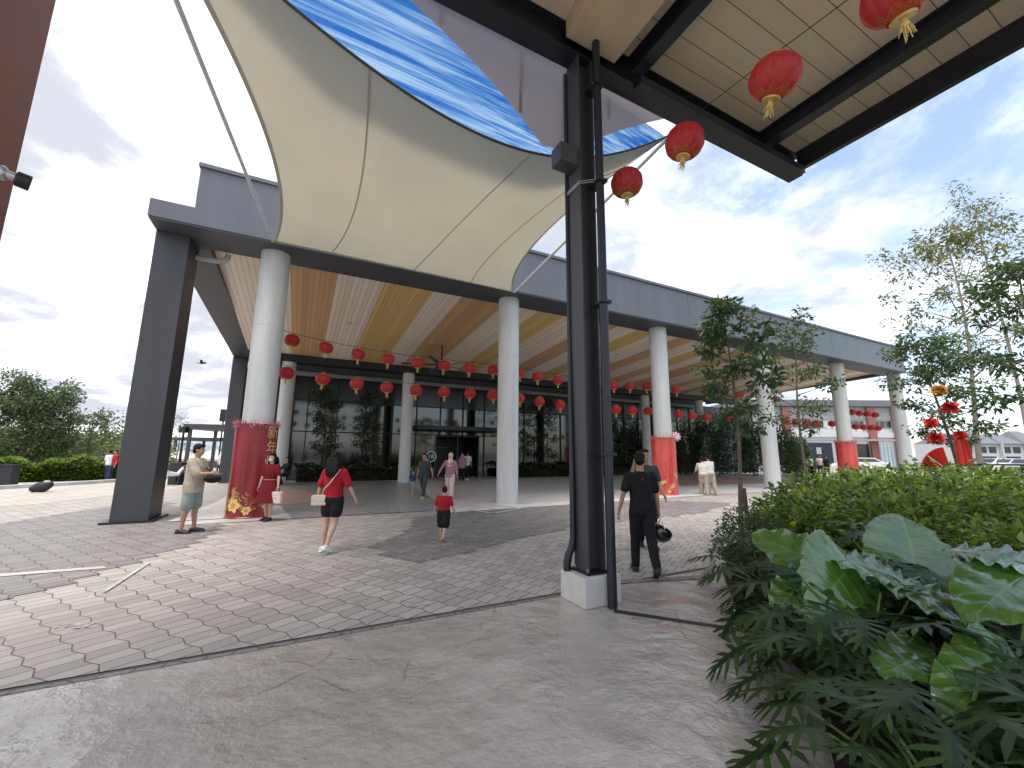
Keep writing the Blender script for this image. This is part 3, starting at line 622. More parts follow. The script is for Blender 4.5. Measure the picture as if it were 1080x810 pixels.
def make_lantern():
    root = empty('lantern'); mb = MB(); n = 64; m = 18; vs = []; fs = []
    for i in range(m + 1):
        a = math.pi * (.12 + .76 * i / m); z = -.174 * math.cos(a) / math.cos(math.pi * .12)
        for k in range(n):
            b = 2 * math.pi * k / n; rib = 1 - .055 * (1 - abs(math.cos(b * 8))) * math.sin(a); r = .212 * math.sin(a) ** .8 * rib
            vs.append((r * math.cos(b), r * math.sin(b), z))
    for i in range(m):
        for k in range(n): fs.append((i * n + k, i * n + (k + 1) % n, (i + 1) * n + (k + 1) % n, (i + 1) * n + k))
    mb.add(vs, fs); mb.build('lantern_body', M['lantern'], root, smooth=True)
    for z in (.172, -.182): MB().lathe([(.074, z - .008), (.078, z), (.078, z + .010), (.072, z + .014)], n=24).build('rim', M['gold'], root)
    MB().tube([(-.06, 0, .185), (-.03, 0, .218), (0, 0, .23), (.03, 0, .218), (.06, 0, .185)], .006, 6).build('handle', M['gold'], root)
    mb = MB(); rnd = random.Random(5); mb.tube([(0, 0, -.185), (0, 0, -.225)], .02, 8); mb.ell((0, 0, -.23), (.028, .028, .02), 10, 6)
    for k in range(26):
        a = rnd.uniform(0, 6.28); r = rnd.uniform(.004, .024); l = rnd.uniform(.04, .11)
        mb.bar((math.cos(a) * r, math.sin(a) * r, -.235), (math.cos(a) * r * 1.4 + rnd.uniform(-.03, .03), math.sin(a) * r * 1.6, -.235 - l), .005)
    mb.build('tassel', M['yellow'], root); return root
lproto = make_lantern(); first = [True]; rnd = random.Random(11)
def hang(p, label, group, scale=1.0, tilt=(0, 0)):
    o = lproto if first[0] else copy_tree(lproto); first[0] = False
    o.location = p; o.scale = (scale,) * 3; o.rotation_euler = (tilt[0], tilt[1], rnd.uniform(0, 6)); tag(o, label, 'lantern', group); return o
def wire(name, pts, label, r=.009):
    o = MB().tube(pts, r, 5).build(name, M['black']); tag(o, label, 'wire'); return o
UP = [(308, 359), (343.5, 367), (377.8, 373.5), (409.4, 378.5), (440.7, 382.8), (468.6, 385.4), (495, 388.4), (519.9, 390.3), (547.9, 393.5), (566.9, 397.4), (588.3, 400.9), (606.6, 403),
      (647.3, 406.4), (664.7, 407), (682, 407.5), (713.2, 411), (746, 413.5), (779.7, 416), (801, 418.5), (818, 421), (899, 434.7), (906.5, 435.8), (914.7, 436.8), (923, 437.5)]
LO = [(302, 393.5), (340.4, 399.8), (376.3, 404.8), (408, 408.7), (438.8, 411.7), (468.2, 413.5), (495.7, 415), (519.9, 416.8), (547.9, 420.2), (569, 423.7), (590.7, 427), (649.8, 432.3), (667.4, 433),
      (683.5, 433.6), (715.5, 437), (730, 438.5), (745.4, 440), (770, 441), (828, 444), (840, 445), (851, 446.2), (861, 446.6), (877.4, 446.9), (902.6, 450), (911, 450.6), (919, 451), (926, 451.4)]
for row, px in (('upper', UP), ('lower', LO)):
    pts = []
    for i, (x, y) in enumerate(px):
        q = TP(x, y, 1.0 + (.12 if row == 'lower' else 0)); p = W(*q)
        hang(p, '%s red lantern from the left on the %s string under the canopy' % (ordinal(i), row), 'lanterns strung under the canopy', 1, (rnd.uniform(-.08, .08), rnd.uniform(-.1, .1)))
        pts.append(p + Vector((0, 0, .225)))
    d = (pts[0] - pts[1]); pts = [pts[0] + d * .45 + Vector((0, 0, .05))] + pts
    full = [pts[0]]
    for a, b in zip(pts, pts[1:]):
        full += [(a + b) / 2 - Vector((0, 0, .015 * (b - a).length)), b]
    wire('lantern_wire', full, 'thin %s wire carrying the red lanterns along the canopy' % row)
fl = [SP(661, 193, 4.58), SP(722, 150, 4.56), SP(817, 82, 4.52), SP(946, -7, 4.5)]
desc = ['smallest of the four big lanterns, hanging just right of the black post', 'big red lantern in front of the end of the roof beam', 'big red lantern tilted against the tan soffit boards', 'big red lantern cut off by the top edge of the view']
pts = [W(3.92, -8.62, 5.04)]
for q, lb, tl in zip(fl, desc, ((.05, .0), (.1, .12), (.16, .30), (.16, .3))):
    o = hang(W(*q), lb, 'lanterns on the near string', .98, tl); pts.append(W(*q) + Vector((0, 0, .23)))
pts.append(pts[-1] + (pts[-1] - pts[-2]) * 1.0)
wire('lantern_wire', pts, 'thin wire running from the black post up to the big near lanterns', .0045)
# ------------------------------------------------------------------ festive wraps round three columns
def wrap_mat(name, c1, c2):
    g = NG(name); n = g.noise(1.2, 6, .6, sc=(3, 3, .4)); f = g.noise(14, 4)
    c = g.mix(g.rng(n, .35, .7), c1, c2); c = g.mix(g.rng(f, .55, .8, 0, .3), c, tuple(min(1, x * 1.5) for x in c2))
    return g.done(c, g.rng(n, .3, .7, .25, .4), g.bump(g.noise(2.5, 3, sc=(2, 2, .5)), .15, .03), .5)
M['wrapd'] = wrap_mat('deep_red_print', (.19, .012, .018), (.30, .025, .03)); M['wrapl'] = wrap_mat('bright_red_print', (.52, .05, .045), (.68, .12, .10))
M['tinsel'] = mat('pink_silver_tinsel', (.55, .22, .24), .3, .35, 60, metal=.3)
M['goldp'] = mat('gold_print', (.72, .48, .16), .4, .2, 20); M['goldd'] = mat('dull_gold_print', (.42, .27, .09), .5, .2, 20)
RW = .485
def on_cyl(me_or_verts, phi0, z0, basis, r):
    f, rt = basis; out = []
    for x, y in me_or_verts:
        ph = phi0 + x / RW; out.append(((-f[0] * math.cos(ph) + rt[0] * math.sin(ph)) * r, (-f[1] * math.cos(ph) + rt[1] * math.sin(ph)) * r, z0 + y))
    return out
def petal(mb, cx, cy, ang, ln, wd, phi, basis, r, bend=0):
    pts = []; n = 7
    for i in range(n + 1):
        t = i / n; w = wd * math.sin(math.pi * t ** .8) / 2; b = bend * t * t
        pts.append((t * ln, b, w))
    top = [(x, b + w) for x, b, w in pts]; bot = [(x, b - w) for x, b, w in pts]
    ca, sa = math.cos(ang), math.sin(ang)
    tr = lambda q: (cx + q[0] * ca - q[1] * sa, cy + q[0] * sa + q[1] * ca)
    vs = on_cyl([tr(q) for q in top + bot], phi, 0, basis, r)
    mb.add(vs, [(i, i + 1, n + 2 + i, n + 1 + i) for i in range(n)])
cam_l = loc(EYE)
def wrap(k, z1, m, label, letters, flowers, seed):
    root = empty('column_wrap', W(7.277 * k, 0), ANG, label, 'column wrap', 'festive red wraps on the columns')
    f = Vector((7.277 * k - cam_l.x, -cam_l.y)).normalized(); basis = ((f.x, f.y), (f.y, -f.x))
    MB().lathe([(RW + .03, .02), (RW, .05), (RW - .004, z1 * .5), (RW, z1)], n=56).build('printed_sheet', m, root, smooth=True)
    rnd = random.Random(seed); mb = MB()
    for i in range(420):
        a = rnd.uniform(0, 6.283); p = Vector((math.cos(a) * RW, math.sin(a) * RW, z1 + rnd.uniform(-.06, .05))); d = Vector((math.cos(a) * rnd.uniform(-.2, 1), math.sin(a) * rnd.uniform(-.2, 1), rnd.uniform(-.9, .9))).normalized()
        mb.bar(p, p + d * rnd.uniform(.04, .11), .010, .004)
    mb.build('tinsel_garland', M['tinsel'], root)
    if letters:
        for i, ch in enumerate(letters):
            me = text_mesh(ch, .37); y = 457 + i * 16.0
            z = TP(281, y, -.25).z
            xs = [(v.co.x, v.co.y) for v in me.vertices]
            bm = bmesh.new(); bm.from_mesh(me); bmesh.ops.triangulate(bm, faces=bm.faces)
            bmesh.ops.subdivide_edges(bm, edges=[e for e in bm.edges if e.calc_length() > .05], cuts=2); bm.to_mesh(me); bm.free()
            for v, q in zip(me.vertices, on_cyl([(v.co.x, v.co.y) for v in me.vertices], R(49), z, basis, RW + .006)): v.co = q
            o = link('lettering', me, M['goldp'], root)
    md, ml = MB(), MB()
    for (x, y, s) in flowers:
        for i in range(6): petal(ml, x, y, i * 1.047 + rnd.uniform(-.2, .2), s * rnd.uniform(.85, 1.1), s * .75, 0, basis, RW + .008 + .0006 * i)
        for i in range(5): petal(md, x, y, i * 1.257 + .3, s * .42, s * .25, 0, basis, RW + .014 + .0006 * i)
        for i in range(7):
            a = rnd.uniform(.2, 2.9); l = s * rnd.uniform(1.2, 2.4); px, py = x, y
            for j in range(4):
                t = (j + 1) / 4; qx, qy = x + math.cos(a) * l * t, y + math.sin(a) * l * t
                if qy > .06 and qy < z1 - .1:
                    for sg in (-1, 1): petal(md, qx, qy, a + sg * .8, s * .42, s * .17, 0, basis, RW + .004 + .0004 * j, 0)
    ml.build('flower_print', M['goldp'], root); md.build('leaf_print', M['goldd'], root)
wrap(0, 2.30, M['wrapd'], 'deep red column wrap with gold lettering and flowers behind the woman in the red dress', '新年快乐', [(-.36, .32, .19), (-.05, .20, .12), (.42, .26, .15), (-.7, .2, .13)], 3)
fl3 = []; rr = random.Random(8)
for i in range(20):
    x = rr.uniform(-.85, .85); y = rr.uniform(.12, .55) if rr.random() < .6 else rr.uniform(.2, 2.0)
    if y > .6: x = rr.uniform(.35, .9)
    fl3.append((x, y, rr.uniform(.05, .09)))
wrap(2, 2.30, M['wrapl'], 'bright red column wrap with scattered gold blossoms, behind the man with the helmet', None, fl3, 5)
wrap(4, 2.42, M['wrapl'], 'plain bright red column wrap half hidden by the shrubs', None, [(.6, 1.2, .06)], 6)
mb = MB(); rnd = random.Random(2)
c = W(14.554, 0, 2.35) + ES * .3 - ET * .42
bw = empty('ribbon_bow', c, 0, 'pale pink ribbon bow on the top edge of the bright red wrap', 'bow')
for i in range(9):
    a = i * .7; d = Vector((math.cos(a), math.sin(a) * .4, math.sin(a))); mb.ell(d * .11, (.10, .03, .05), 8, 6, Matrix.Rotation(-a, 3, 'Y'))
mb.ell((0, 0, 0), (.05, .04, .05), 8, 6); mb.build('loop', mat('pale_pink_ribbon', (.62, .40, .42), .4), bw, smooth=True)
# ------------------------------------------------------------------ vegetation
M['bark'] = mat('grey_brown_bark', (.13, .11, .09), .85, .35, 14, bump=.5, bscale=30)
M['barkl'] = mat('pale_bark', (.30, .26, .22), .8, .3, 14, bump=.4, bscale=30)
M['stem'] = mat('green_stem', (.10, .17, .05), .5, .25, 10)
M['lf_dark'] = leafmat('dark_tree_leaf', (.03, .06, .022), (.09, .15, .045), .34, .4)
M['lf_mid'] = leafmat('mid_tree_leaf', (.035, .07, .022), (.09, .14, .045), .42, .35)
M['lf_lime'] = leafmat('yellow_green_tree_leaf', (.07, .10, .022), (.19, .21, .05), .5, .45)
M['lf_bush'] = leafmat('shrub_leaf', (.03, .075, .014), (.25, .37, .06), .24, .42, .8)
M['lf_fine'] = leafmat('small_shrub_leaf', (.04, .075, .025), (.09, .14, .05), .45, .35)
M['lf_far'] = leafmat('far_tree_leaf', (.05, .085, .03), (.13, .18, .07), .6, .3)
M['lf_farl'] = leafmat('far_light_leaf', (.10, .14, .05), (.20, .25, .09), .6, .35)
M['lf_phil'] = leafmat('lobed_leaf', (.010, .030, .008), (.045, .09, .02), .42, .25, .3)
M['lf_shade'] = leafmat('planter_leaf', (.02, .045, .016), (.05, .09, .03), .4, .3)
def leaves(name, P, D, Ln, Wd, m, parent, rng, fine=False, up=.7):
    """one mesh of many folded leaves; P positions, D directions (n,3), Ln, Wd (n)"""
    n = len(P); P = np.asarray(P, float); D = np.asarray(D, float); D /= np.linalg.norm(D, axis=1)[:, None] + 1e-9
    ref = rng.normal(0, .55, (n, 3)); ref[:, 2] += up; S = np.cross(D, ref); S /= np.linalg.norm(S, axis=1)[:, None] + 1e-9; Nn = np.cross(S, D)
    Ln = np.asarray(Ln)[:, None]; Wd = np.asarray(Wd)[:, None]; f = Wd * .18
    if fine:
        v = [P, P + D * Ln * .30 + S * Wd * .46 + Nn * f, P + D * Ln * .68 + S * Wd * .36 + Nn * f * .6 - Nn * Ln * .05, P + D * Ln - Nn * Ln * .16, P + D * Ln * .68 - S * Wd * .36 + Nn * f * .6 - Nn * Ln * .05, P + D * Ln * .30 - S * Wd * .46 + Nn * f]
        k = 6; fb = [[0, 1, 2, 3], [0, 3, 4, 5]]
    else:
        v = [P, P + D * Ln * .45 + S * Wd * .5 + Nn * f, P + D * Ln - Nn * Ln * .1, P + D * Ln * .45 - S * Wd * .5 + Nn * f]; k = 4; fb = [[0, 1, 2], [0, 2, 3]]
    V = np.stack(v, 1).reshape(-1, 3); Fb = np.array(fb); Fs = (Fb[None] + (np.arange(n) * k)[:, None, None]).reshape(-1, Fb.shape[1])
    me = bpy.data.meshes.new(name); nv, nf, w = len(V), len(Fs), Fb.shape[1]
    me.vertices.add(nv); me.vertices.foreach_set('co', V.ravel()); me.loops.add(nf * w); me.loops.foreach_set('vertex_index', Fs.ravel().astype(np.int32))
    me.polygons.add(nf); me.polygons.foreach_set('loop_start', np.arange(0, nf * w, w, dtype=np.int32)); me.update(calc_edges=True)
    return link(name, me, m, parent)
def tree(name, base, top, label, cat='tree', tr=.05, f0=.4, spread=1.0, nb=14, leaf=.11, per=30, lm='lf_dark', bm='bark', seed=1, lean=(0, 0), prof=None, group=None, sub=4, clump=.16, elev=(.25, .9), fork=0, wr=.5, fine=False):
    """tapered trunk with limbs; leaves gathered in clumps along the outer parts of the limbs"""
    rng = np.random.default_rng(seed); rd = random.Random(seed); base = Vector(base); H = top - base.z
    root = empty(name, base, 0, label, cat, group); mb = MB()
    def axis(f): return Vector((lean[0] * f * f + .05 * H * .25 * math.sin(f * 5 + seed), lean[1] * f * f + .04 * H * .25 * math.sin(f * 4 + seed * 2), H * f))
    mb.tube([axis(i / 10) for i in range(11)], [tr * (1 - .82 * i / 10) * (1.25 if i == 0 else 1) for i in range(11)], 8)
    prof = prof or (lambda f: math.sin(math.pi * (.12 + .80 * f)) ** .7)
    P, Dd = [], []
    tips = []
    for b in range(nb):
        f = f0 + (1 - f0) * ((b + rd.random()) / nb) * .97; a = b * 2.4 + rd.uniform(-.5, .5); g = (f - f0) / (1 - f0)
        ln = spread * prof(g) * rd.uniform(.65, 1.15); el = elev[0] + (elev[1] - elev[0]) * g + rd.uniform(-.15, .2)
        d = Vector((math.cos(a) * math.cos(el), math.sin(a) * math.cos(el), math.sin(el))); p0 = axis(f); side = Vector((-math.sin(a), math.cos(a), 0))
        pts = [p0 + d * ln * t + Vector((0, 0, ln * .14 * t * t * rd.uniform(-1, 1))) + side * ln * .12 * math.sin(t * 3 + b) for t in (0, .3, .6, 1)]
        r0 = tr * (1 - .75 * f) * .55; mb.tube(pts, [r0, r0 * .75, r0 * .5, r0 * .2], 5); tips += [pts[3], pts[2].lerp(pts[3], .4)]
        for q in range(sub):
            t = .35 + .6 * (q + rd.random()) / sub; o = pts[0].lerp(pts[3], t); o = pts[1].lerp(pts[2], (t - .3) / .3) if t < .6 else pts[2].lerp(pts[3], (t - .6) / .4)
            a2 = a + rd.choice((-1, 1)) * rd.uniform(.5, 1.3); e2 = el * .6 + rd.uniform(-.2, .5); d2 = Vector((math.cos(a2) * math.cos(e2), math.sin(a2) * math.cos(e2), math.sin(e2)))
            l2 = ln * rd.uniform(.25, .5); e = o + d2 * l2; mb.tube([o, o + d2 * l2 * .5 + Vector((0, 0, .02)), e], [r0 * .4, r0 * .28, r0 * .1], 4); tips += [e, o.lerp(e, .6)]
    for k, tp in enumerate(tips):
        if rd.random() < .1: continue
        n = max(2, int(per * rd.uniform(.4, 1.3))); c = np.array(tp); q = rng.normal(0, 1, (n, 3)); q /= np.linalg.norm(q, axis=1)[:, None]; q[:, 2] *= .75
        rr = clump * rd.uniform(.7, 1.4) * rng.uniform(.15, 1, (n, 1)) ** .6
        P.append(c + q * rr); dd = q + rng.normal(0, .45, (n, 3)); dd[:, 2] -= .25; Dd.append(dd)
    P, Dd = np.concatenate(P), np.concatenate(Dd); L_ = leaf * rng.uniform(.65, 1.25, len(P))
    mb.build('trunk', M[bm], root, smooth=True); leaves('crown', P, Dd, L_, L_ * wr, M[lm], root, rng, fine); return root
def shrub(name, c, rx, ry, h, n, label, lm='lf_bush', leaf=.085, seed=1, cat='shrub', group=None, wr=.55, fine=True, lump=.25, stems=12, rz=0, floor=.12):
    """leafy shrub: leaves through an uneven dome, denser towards its surface, on woody stems"""
    rng = np.random.default_rng(seed); root = empty(name, c, rz, label, cat, group)
    th = rng.uniform(0, 2 * np.pi, n); cz = rng.uniform(0, 1, n) ** .85; rr = np.sqrt(np.clip(1 - cz ** 2.6, 0, 1))
    d = np.stack([np.cos(th) * rr, np.sin(th) * rr, cz], 1)
    ph = rng.uniform(0, 6.28, 6); lumpf = 1 + lump * (np.sin(th * 3 + ph[0] + cz * 4) * .4 + np.sin(th * 7 + ph[1] - cz * 9) * .35 + np.sin(th * 13 + ph[2] + cz * 15) * .25)
    dep = 1 - np.abs(rng.normal(0, .16, n)); k = (lumpf * dep)[:, None]
    P = d * np.array([rx, ry, h]) * k; P[:, 2] = np.maximum(P[:, 2], floor * h * rng.uniform(.3, 1, n))
    D = d * np.array([1, 1, .55]) + rng.normal(0, .5, (n, 3)); D[:, 2] -= .1
    L_ = leaf * rng.uniform(.6, 1.3, n)
    mb = MB(); rd = random.Random(seed)
    for i in range(stems):
        a = rd.uniform(0, 6.28); r = rd.uniform(.2, .8); e = Vector((math.cos(a) * rx * r, math.sin(a) * ry * r, h * rd.uniform(.6, .9))); b = Vector((math.cos(a) * rx * r * .35, math.sin(a) * ry * r * .35, 0))
        mb.tube([b, b.lerp(e, .5) + Vector((0, 0, h * .1)), e], [.014, .010, .004], 5)
    mb.build('stem', M['bark'], root); leaves('foliage', P, D, L_, L_ * wr, M[lm], root, rng, fine); return root
# planting bed at the right
bedp = [G(757, 590), G(775, 640), G(792, 668), G(858, 720), G(880, 810), Vector((1.35, 1.9, 0)), Vector((1.1, .6, 0)), Vector((9, .2, 0)), Vector((22, 8, 0)), Vector((17, 16, 0)), Vector((8.5, 11.3, 0)), Vector((4.6, 8.2, 0))]
sheet('bed_soil', bedp, .018, M['soil'])
sheet('lawn', [Vector((9, .2, 0)), Vector((60, -10, 0)), Vector((75, 40, 0)), Vector((17, 16, 0)), Vector((22, 8, 0))], .012, M['grass'])
mb = MB(); kp = [G(757, 590), G(775, 640), G(792, 668), G(858, 720), G(880, 812)]
kb = [G(757, 590), Vector((4.6, 8.2, 0)), Vector((8.5, 11.3, 0)), Vector((17, 16, 0))]
for pts in ([kp[0], kp[0].lerp(kp[1], .35)], kb):
    for a, b in zip(pts, pts[1:]): mb.bar(a + Vector((0, 0, .07)), b + Vector((0, 0, .07)), .10, .14)
o = mb.build('bed_kerb', M['plinth']); tag(o, 'pale concrete kerb edging the planting bed', 'kerb')
rd = random.Random(21); k = 0
cen = [(4.35, 6.4, .75, 1.0), (5.3, 7.3, .95, 1.22), (6.6, 7.9, 1.0, 1.3), (8.0, 8.6, 1.05, 1.3), (9.6, 9.0, 1.1, 1.3), (5.2, 5.8, .9, 1.12), (6.5, 6.3, 1.0, 1.25), (7.9, 6.9, 1.0, 1.3), (9.4, 7.2, 1.1, 1.3), (5.6, 4.6, .85, .86),
       (6.7, 4.9, .95, 1.2), (8.0, 5.3, 1.0, 1.25), (10.9, 8.0, 1.1, 1.28), (9.3, 5.7, 1.0, 1.3), (5.0, 3.7, .75, .68), (6.3, 3.6, .9, .8), (11.5, 10.2, 1.1, 1.25), (13.2, 10.6, 1.2, 1.2), (7.6, 10.0, .9, 1.15), (9.5, 10.9, 1.0, 1.15)]
where = ['front corner shrub of the bed, low and close to the tree stake', 'rounded shrub right behind the front corner of the bed', 'leafy shrub below the second young tree', 'shrub in the middle of the back row of the bed', 'shrub in the back row below the tall pale tree',
         'bright shrub just behind the upright elephant-ear leaf', 'shrub in the middle of the bed between back row and big leaves', 'mid-bed shrub with yellowish new leaves', 'mid-bed shrub towards the right edge of the view', 'dark shrub close behind the shiny elephant-ear leaves',
         'shaded shrub behind the longest shiny leaf', 'shaded shrub behind the right elephant-ear plant', 'back-row shrub below the red draped decoration', 'shrub at the right edge behind the elephant-ear plant', 'low dark shrub between the two elephant-ear plants', 'low dark shrub at the right edge near the camera',
         'far shrub in front of the dark railing', 'farthest shrub at the right by the railing', 'far shrub at the kerb beyond the back row', 'far shrub behind the back row near the dark railing']
for i, ((x, y, r, h), lb) in enumerate(zip(cen, where)):
    dist = math.hypot(x, y); n = int(3000 * r * r * (1.25 if dist < 8.5 else .9))
    shrub('shrub', (x, y, .02), r, r, h * rd.uniform(.95, 1.04), n, lb, 'lf_bush', .105 if dist < 9 else .115, 30 + i, group='green shrubs of the planting bed', rz=rd.uniform(0, 6))
shrub('shrub', (3.55, 6.35, .02), .52, .6, .80, 2600, 'small-leaved light shrub at the kerb beside the first young tree', 'lf_fine', .05, 77)
shrub('shrub', (3.35, 5.5, .02), .55, .55, .62, 2000, 'low small-leaved shrub spilling over the kerb above the slab joint', 'lf_fine', .055, 78)
# lobed-leaf plants along the front edge
def lobed_leaf(mb, base, d, nrm, L):
    d = d.normalized(); s = d.cross(nrm).normalized(); n = s.cross(d); 
    def P(x, y): return base + d * (L * x) + s * (L * y) + n * (L * (-.28 * x * x - .25 * abs(y) ** 1.5 + .05))
    for sg in (-1, 1):
        mb.add([P(0, 0), P(.3, 0), P(.62, 0), P(1, 0), P(.8, sg * .05), P(.55, sg * .075), P(.28, sg * .09), P(.04, sg * .06)], [(0, 1, 6, 7), (1, 2, 5, 6), (2, 3, 4, 5)][::1])
        for x0, ln, an in ((.05, .34, 2.0), (.17, .42, 1.6), (.31, .44, 1.3), (.46, .40, 1.05), (.60, .32, .85), (.74, .22, .65)):
            c, q = math.cos(an), math.sin(an) * sg; w = .042
            b0, b1 = (x0 - w, sg * .05), (x0 + w, sg * .05); m0 = (x0 + c * ln * .55 - w * 1.1 * abs(q), sg * .03 + q * ln * .55 + sg * w * .6 * c); m1 = (x0 + c * ln * .55 + w * 1.1 * abs(q), sg * .03 + q * ln * .55 - sg * w * .6 * c); t = (x0 + c * ln + .03, sg * .03 + q * ln)
            mb.add([P(*b0), P(*b1), P(*m1), P(*m0), P(*t)], [(0, 1, 2, 3), (3, 2, 4)])
def lobed_plant(c, n, h, L, seed, label):
    rd = random.Random(seed); root = empty('lobed_leaf_plant', c, 0, label, 'plant', 'lobed-leaf plants along the bed edge'); lv, st = MB(), MB()
    for i in range(n):
        a = i * 2.4 + rd.uniform(-.4, .4); g = (i + .5) / n; r = .12 + .55 * g * rd.uniform(.7, 1.2); z = h * (1.05 - .75 * g * g) * rd.uniform(.85, 1.1)
        e = Vector((math.cos(a) * r, math.sin(a) * r, max(z, .12))); d = Vector((math.cos(a), math.sin(a), .35 - .9 * g + rd.uniform(-.2, .2)))
        st.tube([Vector((math.cos(a) * .03, math.sin(a) * .03, 0)), e * .5 + Vector((0, 0, h * .18)), e], [.011, .009, .006], 5)
        nn = Vector((-math.cos(a) * .3 + rd.uniform(-.3, .3), -math.sin(a) * .3 + rd.uniform(-.3, .3), 1))
        lobed_leaf(lv, e, d, nn, L * rd.uniform(.7, 1.15))
    st.build('stalk', M['stem'], root); lv.build('foliage', M['lf_phil'], root); return root
pl = [(2.95, 5.0, 16, .55, .42, 'lobed-leaf plant below the small-leaved shrubs'), (2.72, 4.25, 18, .62, .48, 'lobed-leaf plant hanging a drooping leaf over the slab joint'), (2.62, 3.55, 20, .66, .50, 'lobed-leaf plant under the drooping elephant-ear leaf'),
      (2.35, 2.95, 20, .62, .48, 'lobed-leaf plant leaning over the slab edge'), (3.3, 3.15, 18, .75, .5, 'lobed-leaf plant at the foot of the elephant-ear stalks'), (2.75, 2.5, 20, .62, .46, 'dark lobed-leaf plant in the shade below the long shiny leaf'),
      (3.6, 2.6, 18, .66, .48, 'dark lobed-leaf plant below the right elephant-ear plant'), (2.1, 2.2, 18, .48, .42, 'lobed-leaf plant at the bottom edge of the view'), (3.0, 1.9, 18, .55, .44, 'lobed-leaf plant in the bottom right corner'), (3.75, 4.2, 16, .8, .5, 'lobed-leaf plant behind the bright green elephant-ear leaf'),
      (4.3, 3.4, 16, .75, .5, 'lobed-leaf plant at the right edge under the shiny leaves'), (2.22, 2.62, 22, .45, .42, 'low dense lobed-leaf plant on the slab edge near the bottom of the view'), (1.85, 2.0, 22, .36, .38, 'lowest lobed-leaf plant spilling onto the slab at the bottom edge'),
      (2.5, 3.25, 20, .45, .42, 'low lobed-leaf plant in front of the drooping elephant-ear leaf'), (2.45, 1.75, 20, .5, .42, 'dark lobed-leaf plant at the bottom edge between its neighbours'), (2.85, 2.95, 20, .55, .44, 'dark lobed-leaf plant in the gap below the long shiny leaf')]
for i, (x, y, n, h, L, lb) in enumerate(pl): lobed_plant((x, y, .02), n, h, L, 60 + i, lb)
# elephant-ear plants with big glossy leaves
def ear_mat():
    g = NG('elephant_ear_leaf'); uv = g.n('ShaderNodeUVMap'); sep = g.n('ShaderNodeSeparateXYZ'); g.L.new(uv.outputs[0], sep.inputs[0])
    au = g.math('ABSOLUTE', g.math('SUBTRACT', sep.outputs[0], .5)); v = g.math('SUBTRACT', sep.outputs[1], g.math('MULTIPLY', au, .45))
    fr = g.math('ABSOLUTE', g.math('SUBTRACT', g.math('FRACT', g.math('MULTIPLY', v, 9)), .5))
    vein = g.math('MAXIMUM', g.rng(fr, .44, .49, 0, .7), g.rng(au, .004, .022, 1, 0)); n = g.noise(9, 5)
    c = g.mix(g.rng(n, .3, .7), (.06, .17, .022), (.10, .24, .04)); c = g.mix(g.math('MULTIPLY', vein, .6), c, (.26, .36, .12)); ed = g.math('ADD', au, g.math('MULTIPLY', g.noise(14, 4), .16)); c = g.mix(g.rng(ed, .55, .60, 0, .8), c, (.20, .13, .04))
    nb = g.bump(g.rng(fr, .2, .5), .35, .012)
    g.done(c, g.rng(n, .3, .7, .20, .32), nb, .7); g.b.inputs['Coat Weight'].default_value = .8; g.b.inputs['Coat Roughness'].default_value = .14; g.b.inputs['Coat IOR'].default_value = 1.85
    t = g.n('ShaderNodeBsdfTranslucent'); t2 = g.mix(.5, c, (.22, .42, .05)); g.L.new(t2, t.inputs[0]); ms = g.n('ShaderNodeMixShader'); ms.inputs[0].default_value = .38
    g.L.new(g.b.outputs[0], ms.inputs[1]); g.L.new(t.outputs[0], ms.inputs[2]); g.L.new(ms.outputs[0], g.out.inputs[0]); return g.m
M['ear'] = ear_mat()
def ear_leaf(root, foot, base, tip, nrm, Wd, seed):
    rd = random.Random(seed); d = (tip - base); L = d.length; d.normalize(); s = d.cross(Vector(nrm)).normalized(); n = s.cross(d)
    nv, nu = 26, 9; V = []; UV = []; F = []
    ph = rd.uniform(0, 6)
    def half(v):
        if v >= 0: return (1 - v) ** .62 * (1 + .75 * v) * .5 * Wd
        return .5 * Wd * math.sqrt(max(0, 1 - (v / .32) ** 2)) * .98
    for i in range(nv + 1):
        v = -.315 + 1.312 * i / nv; w = half(v)
        for sg in (-1, 1):
            for j in range(nu):
                u = j / (nu - 1); u0 = .0 if v >= 0 else min(1, .16 * (-v / .3) + .02); uu = u0 + (1 - u0) * u
                edge = uu * uu * (.022 * math.sin(v * 26 + ph + sg) + .012 * math.sin(v * 51 + ph))
                z = .12 * w * uu * (1 - .5 * uu) - L * .16 * max(v, 0) ** 2 - .10 * L * (v < 0) * (v / .3) ** 2 + .008 * math.sin((v - .22 * uu) * 56) * uu + edge
                V.append(base + d * (L * v - .10 * L * uu * (v > .0) * (1 - v)) + s * (sg * w * uu * (1 + edge * .8)) + n * z); UV.append((.5 + sg * uu * .5, (v + .32) / 1.32))
    row = 2 * nu
    for i in range(nv):
        for h in (0, nu):
            for j in range(nu - 1):
                a = i * row + h + j; q = (a, a + 1, a + row + 1, a + row); F.append(q if h else q[::-1])
    me = bpy.data.meshes.new('leaf'); me.from_pydata([root.matrix_world.inverted() @ v if False else v - root.location for v in V], [], F); uvl = me.uv_layers.new(name='UVMap')
    for lp in me.loops: uvl.data[lp.index].uv = UV[lp.vertex_index]
    o = link('leaf', me, M['ear'], root, True); f = foot - root.location; b = base - root.location
    mid = f.lerp(b, .55) + Vector((0, 0, .12)) + (Vector((f.x, f.y, 0)) * .2)
    mb = MB().tube([f, f.lerp(mid, .5), mid, mid.lerp(b, .6) + Vector((0, 0, .02)), b - n * .004], [.028, .024, .019, .014, .010], 8); mb.build('stalk', M['stem'], root, smooth=True)
